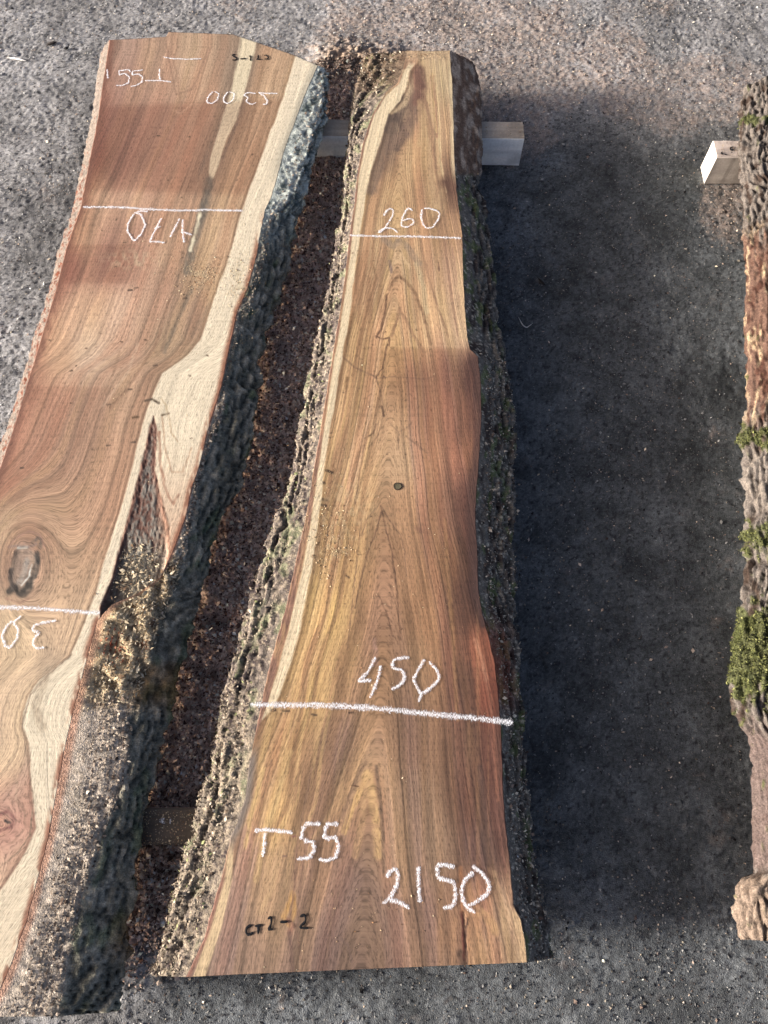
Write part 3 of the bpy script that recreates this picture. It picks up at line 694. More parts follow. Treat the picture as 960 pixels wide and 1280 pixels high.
marks(s1, "chalk_number", glyph(["500,254 482,272 476,294 494,300 516,286 522,262 504,253", "556,256 540,274 540,294 556,300 576,284 580,262 560,255", "660,262 630,258 614,268 632,276 622,292 644,304 660,296",
      "742,262 700,262 668,258", "670,258 690,270 704,290 700,304 686,302"], 100, 30, 3), M_CHALK_THIN, zc, 0.0050, "upside down chalk number 2300", 5, board1)
marks(s1, "pen_mark", glyph(["570,136 585,136 590,128 574,122 570,116 584,114", "600,132 622,130", "640,140 640,118 634,124", "668,136 668,116", "660,134 678,134", "692,132 702,134 708,126 700,118 690,120"], 100, 30, 3), M_INK, zc, 0.0036, "small black marker writing at the far end", 6, board1)
marks(s1, "chalk_line", glyph(["-260,436 0,440 150,443 300,455 420,465 462,465"], 0, 640, 3.69), M_CHALK, zc, 0.0095, "chalk line below the knot", 7, board1)
marks(s1, "chalk_number", glyph(["60,502 28,530 10,572 25,620 50,626 80,582 85,542 62,508", "62,510 100,480", "262,500 205,510 160,522 148,545 186,560 160,580 152,608 172,632 206,626"], 0, 640, 3.69), M_CHALK_THIN, zc, 0.0062, "upside down chalk number running off the edge", 8, board1)

# ================================================================== SLAB 2 (middle)
s2 = thing("wood_slab", "narrow brown tapering slab chalked 260, 450 and 2150, in the middle", "wood slab", g_slab, (0.0, 0.9, ZB))
A2L = pl("509,63 504,85 497,104 482,116 466,142 454,178 447,217 443,256 437,295 432,340 425,390 418,430 410,480 402,530 395,570 390,600 384,640 375,680 366,720 357,760 346,800 335,840 327,880 319,915 312,955 306,1000 296,1030 288,1048 283,1070 276,1100 267,1130 256,1170 243,1200 232,1224")
A2R = pl("562,63 565,100 567,150 568,200 571,240 575,270 578,296 579,340 581,380 584,420 588,437 598,446 601,480 602,520 600,560 597,600 594,640 597,700 598,735 604,770 612,800 619,830 623,870 627,910 628,960 630,1000 633,1040 638,1080 642,1130 651,1150 657,1175 659,1205")
T2 = pl("480,66 509,63 540,64 562,63 590,66"); B2 = pl("225,1222 300,1218 440,1212 560,1207 659,1203 690,1202")
slab2 = Slab(s2, A2L, A2R, T2, B2, 0.0019)
C2 = np.array([[float(v) for v in p.split(',')] for p in """
540,74,206,170,128 520,110,172,122,96 500,128,186,148,112 485,165,140,112,92 550,150,196,148,108 556,100,188,158,118 480,190,154,114,88 520,200,204,154,104 490,240,200,150,100 540,230,184,132,96
562,235,112,76,60 470,270,194,148,104 520,280,200,150,104 560,290,184,134,96 480,320,194,148,108 500,330,200,158,114 560,340,198,148,114 450,350,198,148,104 500,380,204,154,108 540,390,212,168,118
570,400,214,166,126 440,420,204,154,100 480,430,196,146,104 520,430,206,158,108 570,425,216,170,128 560,460,146,100,82 592,465,104,68,62 520,475,172,122,92 440,480,200,150,100 420,520,204,154,104 480,520,182,136,106
550,520,172,112,84 580,530,146,92,74 500,580,180,138,110 550,562,188,124,90 575,572,184,116,86 590,610,116,76,66 580,640,108,68,56 440,600,198,148,108 410,600,194,144,96 500,640,174,124,94
550,640,162,108,80 590,690,84,50,44 500,700,165,115,86 420,700,186,136,90 570,700,150,100,66 400,760,216,166,100 375,800,206,152,96 470,780,166,116,86 540,760,154,104,76 580,760,118,74,54
596,745,70,45,44 520,850,160,115,86 430,850,180,130,90 385,870,206,155,96 580,850,130,86,64 598,815,192,108,74 612,862,176,92,64 350,930,202,147,92 420,930,166,120,95 520,930,155,110,86
580,930,140,95,70 614,950,150,92,72 320,985,190,140,94 460,985,204,154,104 390,980,174,124,90 520,1000,160,120,95 590,1000,124,80,60 622,1010,142,92,76 300,1060,190,140,110 335,1010,224,170,106
400,1080,180,130,100 480,1050,192,143,105 540,1060,165,125,100 600,1060,122,86,74 290,1130,184,140,114 440,1130,160,120,100 540,1150,165,120,100 600,1130,184,126,92 632,1150,212,166,122 650,1190,222,174,124
300,1190,164,124,104 420,1200,150,112,95 550,1200,170,125,100 620,1200,204,150,106 560,1165,180,125,92 340,1110,190,144,108 260,1190,172,132,108
""".split()])
PX, PY = slab2.PX, slab2.PY; xm, ym = slab2.X * 1000, slab2.Y * 1000
axis_x = np.interp(ym, [-230, 200, 700, 1100, 1500, 2000], [-40, -10, 15, 25, 40, 75])
hl_ = np.interp(ym, [-230, 100, 700, 1100, 1950], [190, 190, 150, 120, 70]); hr_ = np.interp(ym, [-230, 100, 700, 1100, 1950], [280, 230, 170, 130, 75])
uu = (xm - axis_x) * 170 / np.where(xm > axis_x, hr_, hl_) + 14 * fbm(ym / 320, 0 * ym, 3, 300) + 3.5 * fbm(xm / 45, ym / 260, 3, 301)
dd = 30.0
g2 = np.sqrt(uu * uu + dd * dd) + 0.10 * ym + 2.0 * fbm(xm / 60, ym / 600, 3, 303) + 0.16 * (xm - axis_x) + 9 * fbm(ym / 260, 0 * ym + 4, 2, 321)
col2 = idw(PX, PY, C2, s0=16)
ring = 0.55 * vn(g2 / 13, 0 * g2, 304) + 0.4 * vn(g2 / 5, 0 * g2 + 3, 305) + 0.48 * vn(g2 / 2.2, 0 * g2 + 5, 306)
ring -= 1.1 * np.exp(-(vn(g2 / 10 + 3, 0 * g2, 318) / 0.09) ** 2) * ss(0, 25, np.abs(uu))
ring *= 0.55 + 0.45 * ss(4, 34, np.abs(uu + 10 * fbm(ym / 90, 0 * ym, 2, 322)))
col2 = col2 * (1.03 + 0.145 * ring + 0.10 * fbm(xm / 26, ym / 110, 4, 323))[..., None]
hue = vn(g2 / 19, 0 * g2 + 9, 307)
col2 = mix(col2, col2 * np.array([0.96, 0.88, 0.86]), 0.55 * ss(0.1, 0.7, hue)); col2 = mix(col2, col2 * np.array([1.06, 1.06, 0.90]), 0.55 * ss(-0.1, -0.7, hue))
fig = fbm(PX / 22, PY / 60, 3, 308)
col2 = mix(col2, col2 * np.array([0.90, 0.89, 0.93]), ss(790, 900, PY))
col2 = mix(col2, col2 * np.array([0.80, 0.74, 0.74]), 0.8 * ss(34, 6, at(A2R, PY) - PX + 6 * fig) * ss(436, 460, PY) * ss(1110, 1050, PY))
# yellow and brown stripes of the left half
lft = PX - at(A2L, PY); halfw = at(A2R, PY) - at(A2L, PY)
wst = ss(0.52, 0.2, lft / halfw) * ss(240, 330, PY) * ss(1150, 1000, PY)
st1 = vn(lft / 7 + 2 * fbm(PY / 120, 0 * PY, 2, 309), PY / 400, 310) + 0.6 * vn(lft / 3, PY / 300, 311)
col2 = mix(col2, np.array([226, 176, 106.0]), 0.5 * wst * ss(0.1, 0.8, st1)); col2 = mix(col2, np.array([150, 102, 68.0]), 0.55 * wst * ss(-0.1, -0.8, st1))
wst = ss(0.45, 0.8, lft / halfw) * ss(430, 450, PY)
rg_ = at(A2R, PY); rg_ = (PX - 600) * 1.0 + 0.12 * (PY - 640) * (halfw - lft) / halfw * 0
st1 = vn(rg_ / 9 + fbm(PY / 160, 0 * PY, 2, 317), PY / 700, 312) + 0.6 * vn(rg_ / 3.4, PY / 500, 313)
col2 = mix(col2, np.array([196, 134, 86.0]), 0.35 * wst * ss(0.1, 0.8, st1)); col2 = mix(col2, np.array([104, 66, 54.0]), 0.30 * wst * ss(-0.1, -0.8, st1))
col2 *= (1 + 0.05 * fig)[..., None]
# darker patch below the step in the edge
step_dark = ss(433, 438, PY) * ss(452, 512, PX + 0.2 * (PY - 440)) * ss(540, 470, PY)
col2 = mix(col2, col2 * np.array([0.86, 0.78, 0.76]), 0.6 * step_dark)
LN = (120, 80, 58)
paint(col2, PX, PY, [
 ("532,84 540,130 542,200 546,260", 17, (216, 174, 122), 0.5), ("512,190 502,230 498,280", 18, (212, 166, 114), 0.5), ("486,240 470,300 464,340", 9, (212, 168, 116), 0.4),
 # dark purple heart stain at the far end
 ("502,128 488,150 480,176", 20, (112, 88, 76), 0.85), ("486,176 474,206 464,236", 13, (132, 102, 84), 0.7), ("492,140 500,150 506,170 496,186", 6, (96, 74, 66), 0.7), ("524,88 526,108 522,134", 11, (122, 82, 68), 0.8), ("478,150 486,138 497,132 503,118", 3, (96, 70, 58), 0.7), ("515,118 518,140 508,165 490,180", 12, (138, 104, 86), 0.7), ("522,92 524,110 520,128", 7, (132, 86, 72), 0.75), ("480,170 474,200 463,235", 7, (146, 112, 90), 0.7), ("540,96 544,130 546,170", 4, (166, 116, 88), 0.6),
 ("547,98 548,140 550,200 558,240", 2.5, (220, 182, 132), 0.6), ("540,92 541,120 545,165", 2, (214, 170, 112), 0.6), ("530,120 540,160 545,210", 3, (150, 104, 80), 0.5), ("534,150 543,200 548,236", 3, (164, 116, 84), 0.5), ("525,128 528,160 524,180", 6, (210, 164, 112), 0.6),
 ("505,90 512,112 505,130 490,140", 5, (214, 178, 134), 0.85), ("512,85 516,108 510,124", 3, (176, 140, 108), 0.5), ("556,228 566,236", 11, (108, 70, 56), 0.7), ("566,230 575,262", 7, (134, 90, 70), 0.5),
 # cathedral lines
 ("486,362 492,350 498,345 508,352 520,368 530,396 538,430", 3, (150, 106, 74), 0.75), ("484,368 480,395 476,412 470,422", 2.2, LN, 0.7), ("470,420 478,424 487,422 486,432", 1.6, LN, 0.8), ("500,385 496,400 490,420", 3, (150, 104, 74), 0.6), ("500,388 510,405 520,424 530,440", 3, (160, 112, 80), 0.6),
 ("466,330 470,345 462,380 450,420 440,470", 2.4, (150, 104, 70), 0.6), ("526,300 534,340 546,380 560,420", 2.4, (160, 114, 84), 0.55), ("468,290 464,330 455,380", 2, (160, 110, 76), 0.55), ("480,300 492,308 500,300 512,312 524,330", 6, (152, 124, 104), 0.55), ("487,326 489,340", 2.6, (130, 100, 90), 0.7), ("548,328 549,338", 1.4, (120, 80, 66), 0.8),
 ("520,330 530,360 534,390", 5, (206, 176, 130), 0.5), ("494,330 502,318 512,334", 3, (222, 176, 126), 0.6), ("556,300 562,350 572,420", 2, (150, 106, 86), 0.5), ("566,310 572,360 580,410", 1.6, (160, 112, 92), 0.5),
 # crack and dotted line, star check and its fork
 ("415,436 428,446 442,458 458,466 470,471", 1.9, (116, 80, 62), 0.38), ("470,473 490,471 510,472 530,474 545,470", 1.2, (110, 74, 60), 0.38), ("470,471 478,500 480,513 478,530 470,548 460,560", 1.4, (120, 84, 62), 0.38), ("477,508 480,520", 2.2, (86, 56, 44), 0.9), ("484,430 478,460 470,472", 1.4, LN, 0.7),
 ("488,530 498,540 506,536 514,530", 1.6, (128, 92, 72), 0.38), ("498,540 498,560", 1.4, (128, 92, 72), 0.38), ("508,546 522,556 534,566", 2, (130, 92, 72), 0.38), ("456,548 466,542 470,530", 1.5, LN, 0.6), ("456,556 450,590 444,630", 1.4, (140, 98, 72), 0.6),
 ("476,640 472,660 460,690 450,730 444,760", 1.6, (120, 82, 60), 0.65), ("476,632 482,660 490,690 496,740 500,800", 1.7, (116, 78, 58), 0.7), ("478,634 486,650 500,668 506,690 508,720", 1.3, (126, 88, 66), 0.6), ("474,745 484,768 490,795", 1.5, (120, 80, 60), 0.65), ("452,650 446,700 440,760 434,810", 1.4, (130, 92, 68), 0.5), ("470,635 458,650 452,670", 1.4, (128, 90, 68), 0.5),
 ("520,660 528,664", 4, (140, 90, 70), 0.6), ("433,720 436,722", 2, (70, 46, 38), 0.9), ("468,800 470,830", 5, (176, 126, 108), 0.6), ("520,700 524,760 530,830", 3, (176, 126, 84), 0.4), ("556,650 560,720 566,800 572,900", 4, (184, 128, 76), 0.4), ("574,660 580,760 590,860 600,960", 5, (92, 58, 46), 0.45), ("592,690 598,740 604,780", 7, (70, 44, 42), 0.7),
 ("594,800 602,822 608,850", 4, (200, 128, 94), 0.65), ("606,840 614,880 618,940 622,1000", 3.5, (164, 96, 72), 0.55), ("620,1000 626,1050 632,1090", 3, (150, 94, 78), 0.45), ("600,960 606,1040 610,1080", 7, (96, 66, 58), 0.5),
 # big yellow flame and nested arches near the end
 ("458,966 452,985 440,1010 430,1040", 6, (222, 166, 98), 0.8), ("460,968 464,990 470,1020 474,1070", 9, (224, 170, 106), 0.75), ("456,990 452,1030 444,1070", 7, (206, 154, 102), 0.5), ("470,958 474,985 478,1040 480,1090", 3.4, (124, 92, 72), 0.7), ("458,952 448,968 438,990 420,1040 410,1080", 3, (136, 98, 74), 0.6),
 ("440,1000 424,1060 416,1120", 2, (140, 100, 78), 0.5), ("436,1078 424,1110 414,1150 408,1200", 2.4, (138, 100, 80), 0.6), ("440,1076 454,1090 464,1130 470,1190", 2.4, (132, 96, 78), 0.6), ("430,1120 440,1108 450,1116 458,1150", 2, (136, 100, 84), 0.5), ("414,1185 424,1172 434,1180 442,1210", 3, (124, 92, 80), 0.6),
 ("330,960 318,1000 306,1060", 4, (226, 176, 108), 0.6), ("362,940 348,990 330,1050 320,1100", 6, (228, 178, 112), 0.55), ("376,930 368,980 356,1040", 3, (214, 160, 104), 0.5), ("340,950 328,1000 316,1050", 2, (150, 104, 72), 0.6), ("390,960 376,1030 366,1100", 2, (146, 104, 82), 0.5), ("352,1060 340,1110 326,1140", 5, (216, 168, 112), 0.4),
 ("366,1116 360,1134 354,1146 362,1156 368,1140 366,1118", 5, (204, 144, 76), 0.85), ("352,1152 362,1150 370,1158", 2.4, (84, 54, 44), 0.7), ("360,1150 366,1158 362,1166", 5, (172, 112, 88), 0.7), ("362,1166 364,1190 366,1212", 4, (112, 78, 68), 0.6), ("372,1060 368,1110 362,1150", 2.2, (130, 88, 72), 0.55), ("380,1070 374,1120 370,1160 376,1200", 2, (136, 94, 76), 0.5),
 ("577,1140 579,1165 580,1200", 2.6, (116, 50, 42), 0.85), ("584,1148 582,1175 584,1205", 1.8, (70, 44, 38), 0.9), ("576,1085 577,1110 578,1140", 4, (190, 116, 70), 0.6), ("569,1150 566,1180 566,1205", 5, (190, 132, 92), 0.55), ("574,1190 578,1206", 6, (90, 62, 50), 0.6), ("600,1140 612,1150 620,1165", 9, (208, 152, 96), 0.5), ("618,1090 626,1120 640,1160", 4, (206, 156, 112), 0.5),
 # insect holes along the sapwood
 ("408,588 416,591", 2.6, (70, 46, 30), 1), ("400,603 405,604", 3.2, (66, 44, 28), 1), ("402,624 408,625", 2.8, (74, 50, 34), 1), ("402,631 407,632", 2.8, (80, 54, 36), 1), ("388,621 398,622", 1.4, (120, 84, 60), 0.7), ("434,472 432,486", 2, (140, 98, 60), 0.8), ("369,692 372,692", 1.8, (84, 54, 40), 0.9),
 ("324,887 328,888", 2.4, (90, 64, 48), 0.9), ("340,888 344,888", 2.4, (80, 56, 44), 0.9), ("358,889 362,889", 2.0, (90, 64, 46), 0.9), ("390,893 396,894", 2.2, (90, 64, 46), 0.9), ("437,891 441,890", 1.8, (80, 54, 40), 0.9), ("440,982 448,983", 1.4, (96, 60, 40), 0.9), ("366,1046 370,1045", 1.6, (150, 80, 80), 0.8), ("353,1071 358,1070", 1.2, (110, 70, 80), 0.8)])
# cream sapwood along the left
SAPR = pl("522,76 512,90 508,108 500,126 486,142 476,178 464,212 456,256 449,300 443,345 438,390 431,430 424,470 416,520 409,560 404,600 400,640 394,680 388,720 381,760 372,800 362,835 350,868 338,890 322,905 318,925")
SAPL = pl("512,76 505,90 498,106 484,118 468,143 456,179 449,218 445,256 440,296 435,340 428,390 421,430 413,480 406,530 400,570 396,600 390,640 383,680 376,720 367,760 357,800 345,842 334,880 322,915 314,935")
jit = 1.3 * fbm(xm / 14, ym / 40, 3, 314)
inr = np.minimum(PX - at(SAPL, PY), at(SAPR, PY) - PX) + jit
sap = ss(-1.2, 1.5, inr) * ss(925, 905, PY) * ss(76, 84, PY)
col2 = mix(col2, col2 * np.array([0.66, 0.62, 0.6]), 0.6 * np.exp(-((PX - at(SAPR, PY) - 2.5 + jit) / 2.4) ** 2) * (PY < 900))
wsap = 1 + 0.035 * vn(lft / 3, PY / 200, 315)
col2 = mix(col2, np.array([238, 207, 166.0]) * wsap[..., None], sap)
lowsap = ss(-1.2, 1.4, np.minimum(PX - np.interp(PY, [1040, 1100, 1160, 1222], [289, 280, 262, 241]), np.interp(PY, [1040, 1100, 1160, 1222], [293, 290, 277, 256]) - PX) + 0.6 * jit) * ss(1040, 1075, PY)
col2 = mix(col2, np.array([224, 184, 136.0]), lowsap)
outl = ss(1.0, -1.5, PX - at(SAPL, PY) + 0.4 * jit) * (PY < 930)
col2 = mix(col2, np.array([160, 108, 88.0]) * (1 + 0.2 * fbm(xm / 4, ym / 14, 3, 319))[..., None], outl * ss(110, 160, PY) * (0.55 + 0.45 * ss(-0.3, 0.2, fbm(xm / 7, ym / 40, 3, 320))))
greyl = ss(12, 3, lft) * ss(925, 955, PY) * ss(1075, 1035, PY)
col2 = mix(col2, np.array([138, 122, 116.0]), 0.85 * greyl)
col2 = mix(col2, np.array([168, 104, 84.0]), 0.8 * ss(7, 2, lft) * ss(1075, 1110, PY))
rgt = at(A2R, PY) - PX
col2 = mix(col2, np.array([226, 196, 152.0]), 0.75 * ss(6, 2, rgt + jit) * ss(235, 205, PY) * ss(80, 100, PY))
col2 = mix(col2, np.array([222, 178, 130.0]), 0.7 * ss(14, 3, rgt + 4 * jit) * ss(300, 360, PY) * ss(432, 420, PY))
col2 = mix(col2, np.array([84, 54, 50.0]), 0.75 * ss(16, 3, rgt + 4 * jit) * ss(438, 450, PY) * ss(800, 740, PY))
col2 = mix(col2, np.array([224, 178, 128.0]), 0.8 * ss(13, 5, rgt + 2 * jit) * ss(1128, 1146, PY))
for cx_, cy_, rx_, ry_ in ((408, 682, 16, 30), (428, 692, 18, 6), (330, 892, 30, 6), (430, 640, 40, 50)):
    q = np.exp(-((PX - cx_) / rx_) ** 2 - ((PY - cy_) / ry_) ** 2) * ss(-0.2, 0.4, fbm(PX / 5, PY / 6, 4, 324))
    col2 = mix(col2, np.array([206, 172, 124.0]), 0.5 * q)
endc = ss(78, 72, PY + 3 * fig)
col2 = mix(col2, np.array([196, 158, 120.0]) * (1 + 0.3 * fbm(xm / 5, ym / 5, 3, 316))[..., None], 0.7 * endc)
for _ in range(50):
    a_, b_ = rng.uniform(400, 580), rng.uniform(300, 800); paint(col2, PX, PY, [("%f,%f %f,%f" % (a_, b_, a_ + 1.5, b_ + rng.uniform(-1, 1)), rng.uniform(0.8, 1.3), (110, 76, 56), 0.7)])
Z2 = np.full(PX.shape, ZT) + 0.00018 * ring
col2 = soften(col2, 0.72) * [0.975, 0.985, 0.955]
crk = poly_dist(PX, PY, pl("580,1140 582,1175 583,1205"))[0]
Z2 -= 0.0008 * ss(2.0, 0.5, crk)
board2 = slab2.board(Z2, lin(col2) * 0.72, np.stack([g2, ym, 0 * g2], -1))

# bark, left flank: grey, flaky, dusted with sawdust
B2L = pl("458,63 457,80 447,110 440,150 434,200 432,250 424,300 415,350 405,400 393,450 384,500 376,550 365,600 345,650 331,700 314,750 302,800 287,850 275,900 267,950 254,1000 240,1050 226,1100 213,1150 198,1200 186,1224")
C2L = B2L + np.array([-2, 0])
def d2l(a, y, U, px, py):
    r, _, _ = bark_relief(a, y, 231, 0.0095, 17, 85)
    return r * ss(0.03, 0.25, U) + 0.0045 * fbm(a / 7, y / 9, 4, 232)
def c2l(a, y, U, px, py, d):
    n1 = fbm(a / 14, y / 26, 4, 233); n2 = fbm(a / 4, y / 5, 3, 234)
    b = mix(np.broadcast_to(lin([138, 126, 116]), a.shape + (3,)), lin([84, 74, 74]), ss(-0.1, 0.45, n1))
    b = mix(b, lin([150, 156, 118]), 0.6 * ss(0.15, 0.5, fbm(a / 20, y / 40, 3, 235)))
    b = mix(b, lin([178, 162, 140]), 0.7 * ss(0.0, 0.5, n2 + 0.3 * ss(840, 920, py)))
    b = mix(b, lin([120, 96, 74]), ss(130, 100, py) * 0.6)
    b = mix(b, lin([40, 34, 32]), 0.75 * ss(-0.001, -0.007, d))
    return 0.55 * b * (1 + 0.35 * n2)[..., None]
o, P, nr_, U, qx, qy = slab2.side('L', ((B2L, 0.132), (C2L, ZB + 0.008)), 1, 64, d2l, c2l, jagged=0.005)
m = ss(0.04, 0.1, U) * ss(0.75, 0.5, U) * (0.35 + ss(820, 920, qy) + ss(130, 90, qy))
P3, N3 = on_surface(P, nr_, m, 7000, 13)
cl = np.clip(rng.lognormal(math.log(0.0042), 0.42, len(P3)), 0.0016, 0.011)
flank_sets.append((P3, N3, cl, palette(len(P3), ((140, 128, 112, 5), (116, 104, 92, 3), (164, 152, 134, 1.5), (84, 72, 62, 2.5), (122, 124, 88, 0.8)), 25)))

# bark, right flank: dark, mossy, with a smooth peeled length at the far end
B2R = pl("585,63 592,88 597,110 598,170 597,215 590,226 596,250 602,296 606,340 608,380 611,420 620,440 626,480 629,520 628,560 626,600 624,640 626,700 628,740 632,780 637,830 641,880 644,930 648,980 653,1030 658,1080 664,1130 672,1160 680,1205")
C2R = pl("590,63 596,88 602,110 604,170 603,215 598,226 606,250 614,296 619,340 622,380 626,420 634,440 641,480 645,520 645,560 644,600 643,640 644,700 645,740 646,780 650,830 654,880 657,930 661,980 666,1030 671,1080 678,1130 686,1160 694,1205")
def d2r(a, y, U, px, py):
    r, _, _ = bark_relief(a, y, 241, 0.0095, 12, 90)
    sm = ss(215, 226, py)
    return r * ss(0.03, 0.3, U) * (0.42 + 0.58 * sm) + 0.002 * fbm(a / 5, y / 6, 3, 242) * sm
def c2r(a, y, U, px, py, d):
    n1 = fbm(a / 12, y / 40, 4, 243); n2 = fbm(a / 4, y / 6, 3, 244)
    b = mix(np.broadcast_to(lin([98, 92, 84]), a.shape + (3,)), lin([62, 54, 50]), ss(-0.1, 0.4, n1))
    b = mix(b, lin([90, 98, 62]), 0.7 * ss(0.1, 0.4, fbm(a / 18, y / 35, 3, 245)))
    b = mix(b, lin([150, 140, 124]), ss(0.32, 0.55, n2))
    b = mix(b, lin([128, 74, 56]), 0.6 * ss(760, 800, py) * ss(900, 860, py) * ss(0.4, 0.2, U))
    pe = mix(np.broadcast_to(lin([96, 78, 66]), a.shape + (3,)), lin([150, 134, 118]), ss(-0.05, 0.45, fbm(a / 12, y / 40, 4, 246)))
    b = mix(b, pe, ss(222, 214, py))
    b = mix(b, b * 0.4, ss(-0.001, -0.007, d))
    return 1.35 * b * (1 + 0.3 * n2)[..., None]
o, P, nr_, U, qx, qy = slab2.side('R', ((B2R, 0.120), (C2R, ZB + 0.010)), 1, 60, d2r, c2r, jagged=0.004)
m = ss(0.04, 0.1, U) * ss(0.7, 0.4, U) * ss(430, 470, qy)
P4, N4 = on_surface(P, nr_, m, 3200, 14)
cl = np.clip(rng.lognormal(math.log(0.0038), 0.45, len(P4)), 0.0016, 0.010)
flank_sets.append((P4, N4, cl, palette(len(P4), ((190, 176, 156, 4), (120, 104, 92, 3), (80, 66, 58, 3)), 26)))

# knot plug
kx, ky = un(497, 608, ZT)
a_ = np.linspace(0, 2 * np.pi, 28, endpoint=False); V = []; C = []
rr = (0.0, 0.003, 0.0058, 0.0075, 0.0088, 0.0092); hz = (0.0010, 0.0012, 0.0007, 0.0014, 0.0012, -0.0012)
for r_, h_ in zip(rr, hz):
    jj = 1 + 0.05 * np.sin(3 * a_ + 1)
    V.append(np.column_stack([kx + r_ * jj * np.cos(a_), ky + r_ * jj * np.sin(a_) * 0.95, np.full(28, ZT + h_)]))
    sh = 0.75 + 0.5 * (vn(np.cos(a_) * 2.2 + r_ * 500, np.sin(a_) * 2.2, 320) * 0.5 + 0.5)
    C.append(lin([86, 80, 62] if r_ < 0.007 else [58, 48, 38]) * sh[:, None])
i = np.arange(28 * 6).reshape(6, 28); F = np.stack([i[:-1], np.roll(i, -1, 1)[:-1], np.roll(i, -1, 1)[1:], i[1:]], -1).reshape(-1, 4)[:, ::-1]
knot = mesh_obj("knot", np.concatenate(V), F, M_TIMBER, s2, cols=np.concatenate(C)); knot.parent = board2

# lettering of slab 2
marks(s2, "chalk_line", glyph(["150,218 300,222 500,224 705,232"], 400, 240, 4), M_CHALK, zc, 0.0078, "chalk line below 260", 11, board2)
marks(s2, "chalk_number", glyph(["320,122 332,98 350,82 368,95 362,120 345,150 325,182 300,205 288,204", "292,200 312,188 342,180 370,188 388,206", "462,96 448,82 430,95 412,130 405,160 415,178 445,175 470,155 464,138 440,135 412,146",
      "512,88 505,130 515,165 530,182 565,178 590,140 598,110 585,95 550,85 518,82"], 400, 240, 4), M_CHALK_THIN, zc, 0.0058, "chalk number 260", 12, board2)
marks(s2, "chalk_line", glyph(["122,185 300,186 450,192 600,208 750,222 850,234 872,236"], 260, 800, 2.286), M_CHALK, zc, 0.0125, "broad chalk line below 450", 13, board2)
marks(s2, "chalk_number", glyph(["480,48 455,95 426,119 466,115", "495,72 480,130 462,166", "576,50 530,55 527,80 555,86 563,106 550,130 524,141", "620,55 600,85 587,115 600,140 610,155 640,135 662,110 655,88 632,62", "612,152 600,178"], 260, 800, 2.286), M_CHALK_THIN, zc, 0.0078, "chalk number 450", 14, board2)
marks(s2, "chalk_number", glyph(["362,212 440,212 522,222 540,228", "410,222 408,280 400,338", "668,182 590,186", "592,190 576,258", "588,258 632,268 640,304 615,340 558,346", "750,184 690,186", "694,190 682,254", "690,252 736,244 752,290 735,340 692,354 658,344"], 220, 980, 3.69), M_CHALK_THIN, zc, 0.0080, "chalk T 55", 15, board2)
marks(s2, "chalk_number", glyph(["150,402 160,375 186,364 200,390 190,440 165,490 128,512", "160,495 200,506 248,532", "286,352 285,420 291,508", "440,352 365,346", "366,346 368,410", "370,402 435,420 446,462 440,510 420,530 388,530", "515,350 555,380 592,430 580,475 520,512 498,522",
      "520,378 485,410 470,450 475,500 500,535 526,552"], 440, 980, 3.43), M_CHALK_THIN, zc, 0.0080, "chalk number 2150", 16, board2)
marks(s2, "pen_mark", glyph(["350,650 325,660 322,690 345,696 358,682", "364,656 398,650", "381,654 379,692", "424,622 440,610 442,640 424,674 446,670", "480,637 516,635", "572,612 596,600 600,628 568,666 612,664"], 220, 980, 3.69), M_INK, zc, 0.0034, "small black marker writing at the near end", 17, board2)

# loose sawdust on the sawn faces and flanks
def on_top(cx_, cy_, rx, ry, n, seed):
    r = np.random.default_rng(seed); x, y = un(cx_ + r.normal(0, rx, n), cy_ + r.normal(0, ry, n), ZT)
    return np.stack([x, y, np.full(n, ZT + 0.0002)], -1)
tops = [on_top(250, 345, 19, 13, 420, 1), on_top(300, 350, 14, 26, 260, 2), on_top(180, 330, 60, 60, 110, 3), on_top(410, 675, 17, 30, 420, 4), on_top(450, 560, 70, 180, 160, 11), on_top(425, 690, 12, 4, 60, 5), on_top(330, 888, 20, 3, 30, 6),
        on_top(535, 69, 18, 3, 160, 7), on_top(140, 480, 60, 130, 90, 8), on_top(480, 700, 50, 200, 90, 9), on_top(480, 1140, 80, 40, 60, 10)]
for x0_, x1_, y0_, y1_, k_ in ((172, 248, 1013, 1056, 420), (590, 654, 157, 170, 110), (893, 935, 178, 197, 60)):
    bx_, by_ = un(rng.uniform(x0_, x1_, k_), rng.uniform(y0_, y1_, k_), ZB - 0.002); tops.append(np.stack([bx_, by_, np.full(k_, ZB - 0.0015)], -1))
PT = np.concatenate(tops); n = len(PT); cl = np.clip(rng.lognormal(math.log(0.0019), 0.4, n), 0.0009, 0.005)
flank_sets.append((PT, np.tile([0, 0, 1.0], (n, 1)), cl, palette(n, ((200, 176, 142, 5), (164, 134, 104, 3), (116, 88, 66, 2), (214, 194, 164, 1)), 27)))
PA = np.concatenate([f[0] for f in flank_sets]); NA = np.concatenate([f[1] for f in flank_sets]); LA = np.concatenate([f[2] for f in flank_sets]); CA = np.concatenate([f[3] for f in flank_sets])
o = chips("sawdust", PA, LA, LA * np.random.default_rng(3).uniform(0.3, 0.75, len(LA)), CA, up=NA, tilt=0.28, seed=28)
tag(o, "pale sawdust lying on the bark flanks and sawn faces of the slabs", "sawdust", None, "stuff")

